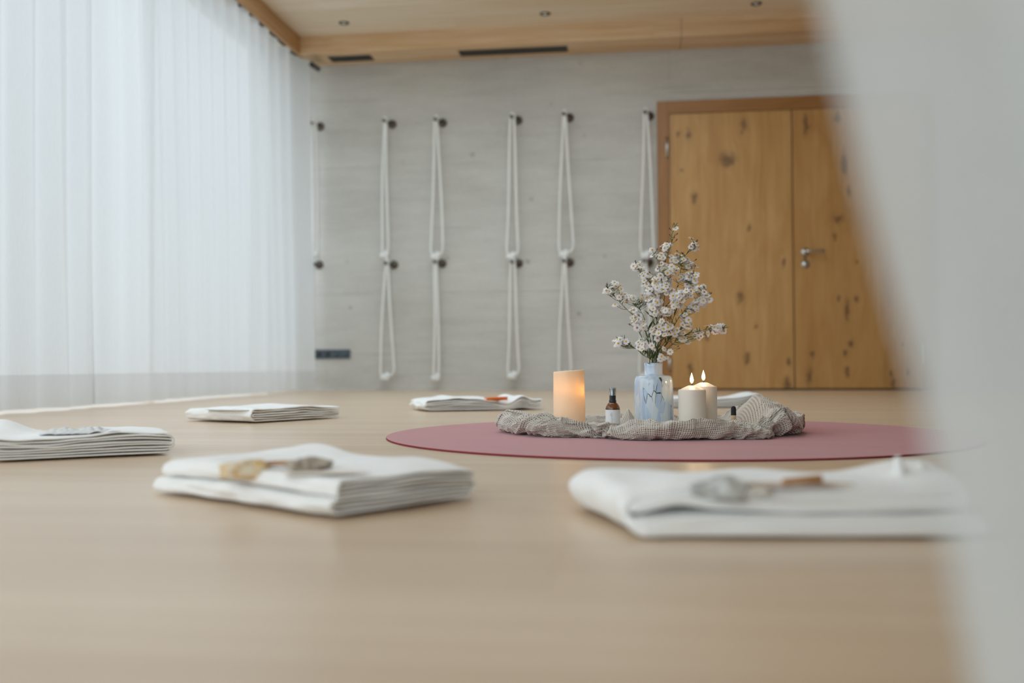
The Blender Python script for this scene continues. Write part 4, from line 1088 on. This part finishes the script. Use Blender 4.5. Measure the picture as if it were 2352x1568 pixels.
def stonem(name, c1, c2, c3, sc=60):
    m = mat(name, rough=.75); N = NT(m); n = N.noise(N.coord(), sc, 5, .65, .4)
    N.base(N.ramp(n, [(.35, c1), (.5, c2), (.66, c3)])); N.bump(n, .4, .004); return m
beige = stonem('beige_rock', (.62, .36, .12), (.70, .58, .40), (.74, .68, .56))
greyst = stonem('grey_rock', (.34, .33, .31), (.56, .56, .53), (.72, .72, .70))
ochre = stonem('ochre_crystal', (.46, .26, .10), (.66, .46, .22), (.74, .62, .42))
stick_m = oak('brown_stick', (.42, .20, .07), (.50, .26, .10), (.30, .13, .04), horiz=True)
cream = mat('cream_card', (.74, .66, .56), .75); tanc = mat('tan_card', (.60, .42, .29), .8)
bark = stonem('grey_brown_bark', (.22, .17, .12), (.38, .32, .25), (.50, .44, .36), 90)
def card(name, px0, px1, px2, py, z, m, label, cat='card', h=.0015, bend=.0):
    """thin leaf-like or rectangular card lying at a height, from three image points"""
    A = place(*px0); B = place(*px1); C = place(*px2)
    zz = max(A.z, B.z, C.z) + .0012; D = A + (C - B)
    g = MB().grid(8, 8, lambda u, v: tuple((A * (1 - u) + B * u) * (1 - v) + (D * (1 - u) + C * u) * v + Vector((0, 0, zz - ((A.z * (1 - u) + B.z * u) * (1 - v) + (D.z * (1 - u) + C.z * u) * v) + bend * u * u))))
    o = g.build(name, m, solid=h); o['label'] = label; o['category'] = cat; return o
# front left
c = place(560, 1096); y_ = c.y
st = lump('stone', c, .032, .022, .0145, 3, beige, .2, .35, 'beige rough stone on the large towel at the front left')
lump('ochre_vein', (.017, -.004, .0), .011, .012, .0115, 8, ochre, 0, .3).parent = st
bpy.data.objects['ochre_vein'].location = (.020, -.002, .003)
p = place(560, 1102); q = place(700, 1080)
z0 = max(p.z, q.z) + .004
tag(MB().tube([(p.x, p.y, z0), ((p.x + q.x) / 2, (p.y + q.y) / 2, z0 + .004), (q.x, q.y, z0 + .007)], [.0055, .0048, .0044], 10, flat=.7).build('wooden_stick', stick_m, subd=1), 'slim brown wooden stick leaning beside the beige stone', 'stick')
c = place(712, 1080); lump('bark_piece', (c.x, c.y, c.z), .028, .014, .0115, 14, bark, .5, .4, 'grey brown piece of bark at the end of the slim stick', 'bark')
def pointed(name, tip, base, wd, m, label, cat, lift=.004, zadd=.001, curl=.0):
    A = place(*base); B = place(*tip); d = (B - A); d.z = 0; L = d.length; d.normalize(); s = Vector((-d.y, d.x, 0)); zz = max(A.z, B.z) + zadd
    def fn(u, v):
        wv = math.sin(PI * min(1, .12 + u * .88)) ** .7 * wd; q = A + d * L * u + s * (v - .5) * 2 * wv
        return (q.x, q.y, zz + lift * u + curl * abs(v - .5) * 2 + .0006 * ns(u * 6, v * 4, 2))
    o = MB().grid(18, 8, fn).build(name, m, solid=.0009); o['label'] = label; o['category'] = cat; return o
pointed('feather', (850, 1092), (650, 1104), .017, cream, 'cream pointed feather lying beside the slim stick', 'feather', zadd=.0025, lift=.002)
# front right
c = place(1650, 1140); lump('stone', c, .032, .022, .013, 22, greyst, .1, .4, 'grey and white rough stone on the towel at the front right')
card('greeting_card', (1765, 1143), (1965, 1141), (1890, 1110), 0, 0, tanc, 'tan card lying under the brown stick on the front right towel', h=.001)
p = place(1800, 1136); q = place(1886, 1118); z0 = max(p.z, q.z) + .006
tag(MB().tube([(p.x, p.y, z0), (q.x, q.y, z0 + .003)], [.0050, .0056], 8, flat=.8).build('wooden_stick', stick_m, bevel=.0008), 'short thick brown wooden stick on the tan card', 'stick')
lump('shell', place(1750, 1135), .010, .008, .005, 30, stonem('pale_shell', (.55, .4, .28), (.68, .62, .54), (.74, .7, .66)), 0, .2, 'small pale shell between the grey stone and the tan card', 'shell')
# left towel: crumpled grey cloth
A = place(90, 1000); B = place(278, 998); 
zz = max(A.z, B.z)
d = (B - A); d.z = 0; L = d.length; d.normalize(); s = Vector((-d.y, d.x, 0))
def fn(u, v):
    q = A + d * L * (u + .02 * ns(v * 4, 1)) + s * (v - .1) * .07
    return (q.x, q.y, zz + .0015 + .007 * abs(ns(u * 5 + 2, v * 3, 1)) + .010 * abs(ns(u * 9, v * 5, 7)) * math.sin(PI * min(1, v * 1.2 + .02)) * (math.sin(PI * u) ** .5) + .006 * math.sin(PI * u) * math.sin(PI * v))
tag(MB().grid(60, 30, fn).build('crumpled_cloth', M['towel2'], solid=.0012), 'crumpled grey white muslin lying on the towel at the left edge', 'cloth')
pointed('leaf', (572, 944), (478, 944), .028, mat('pale_leaf', (.62, .63, .60), .7), 'flat pale leaf on the towel near the curtain', 'leaf', zadd=.002, lift=.001)
pointed('leaf', (1166, 922), (1116, 922), .024, mat('orange_leaf', (.80, .19, .03), .55), 'curled orange leaf on the far towel', 'leaf', zadd=.003, lift=.003, curl=.014)
pointed('wood_chip', (1060, 919), (1030, 921), .008, stick_m, 'small brown wood chip left of the orange leaf', 'wood chip', zadd=.002)
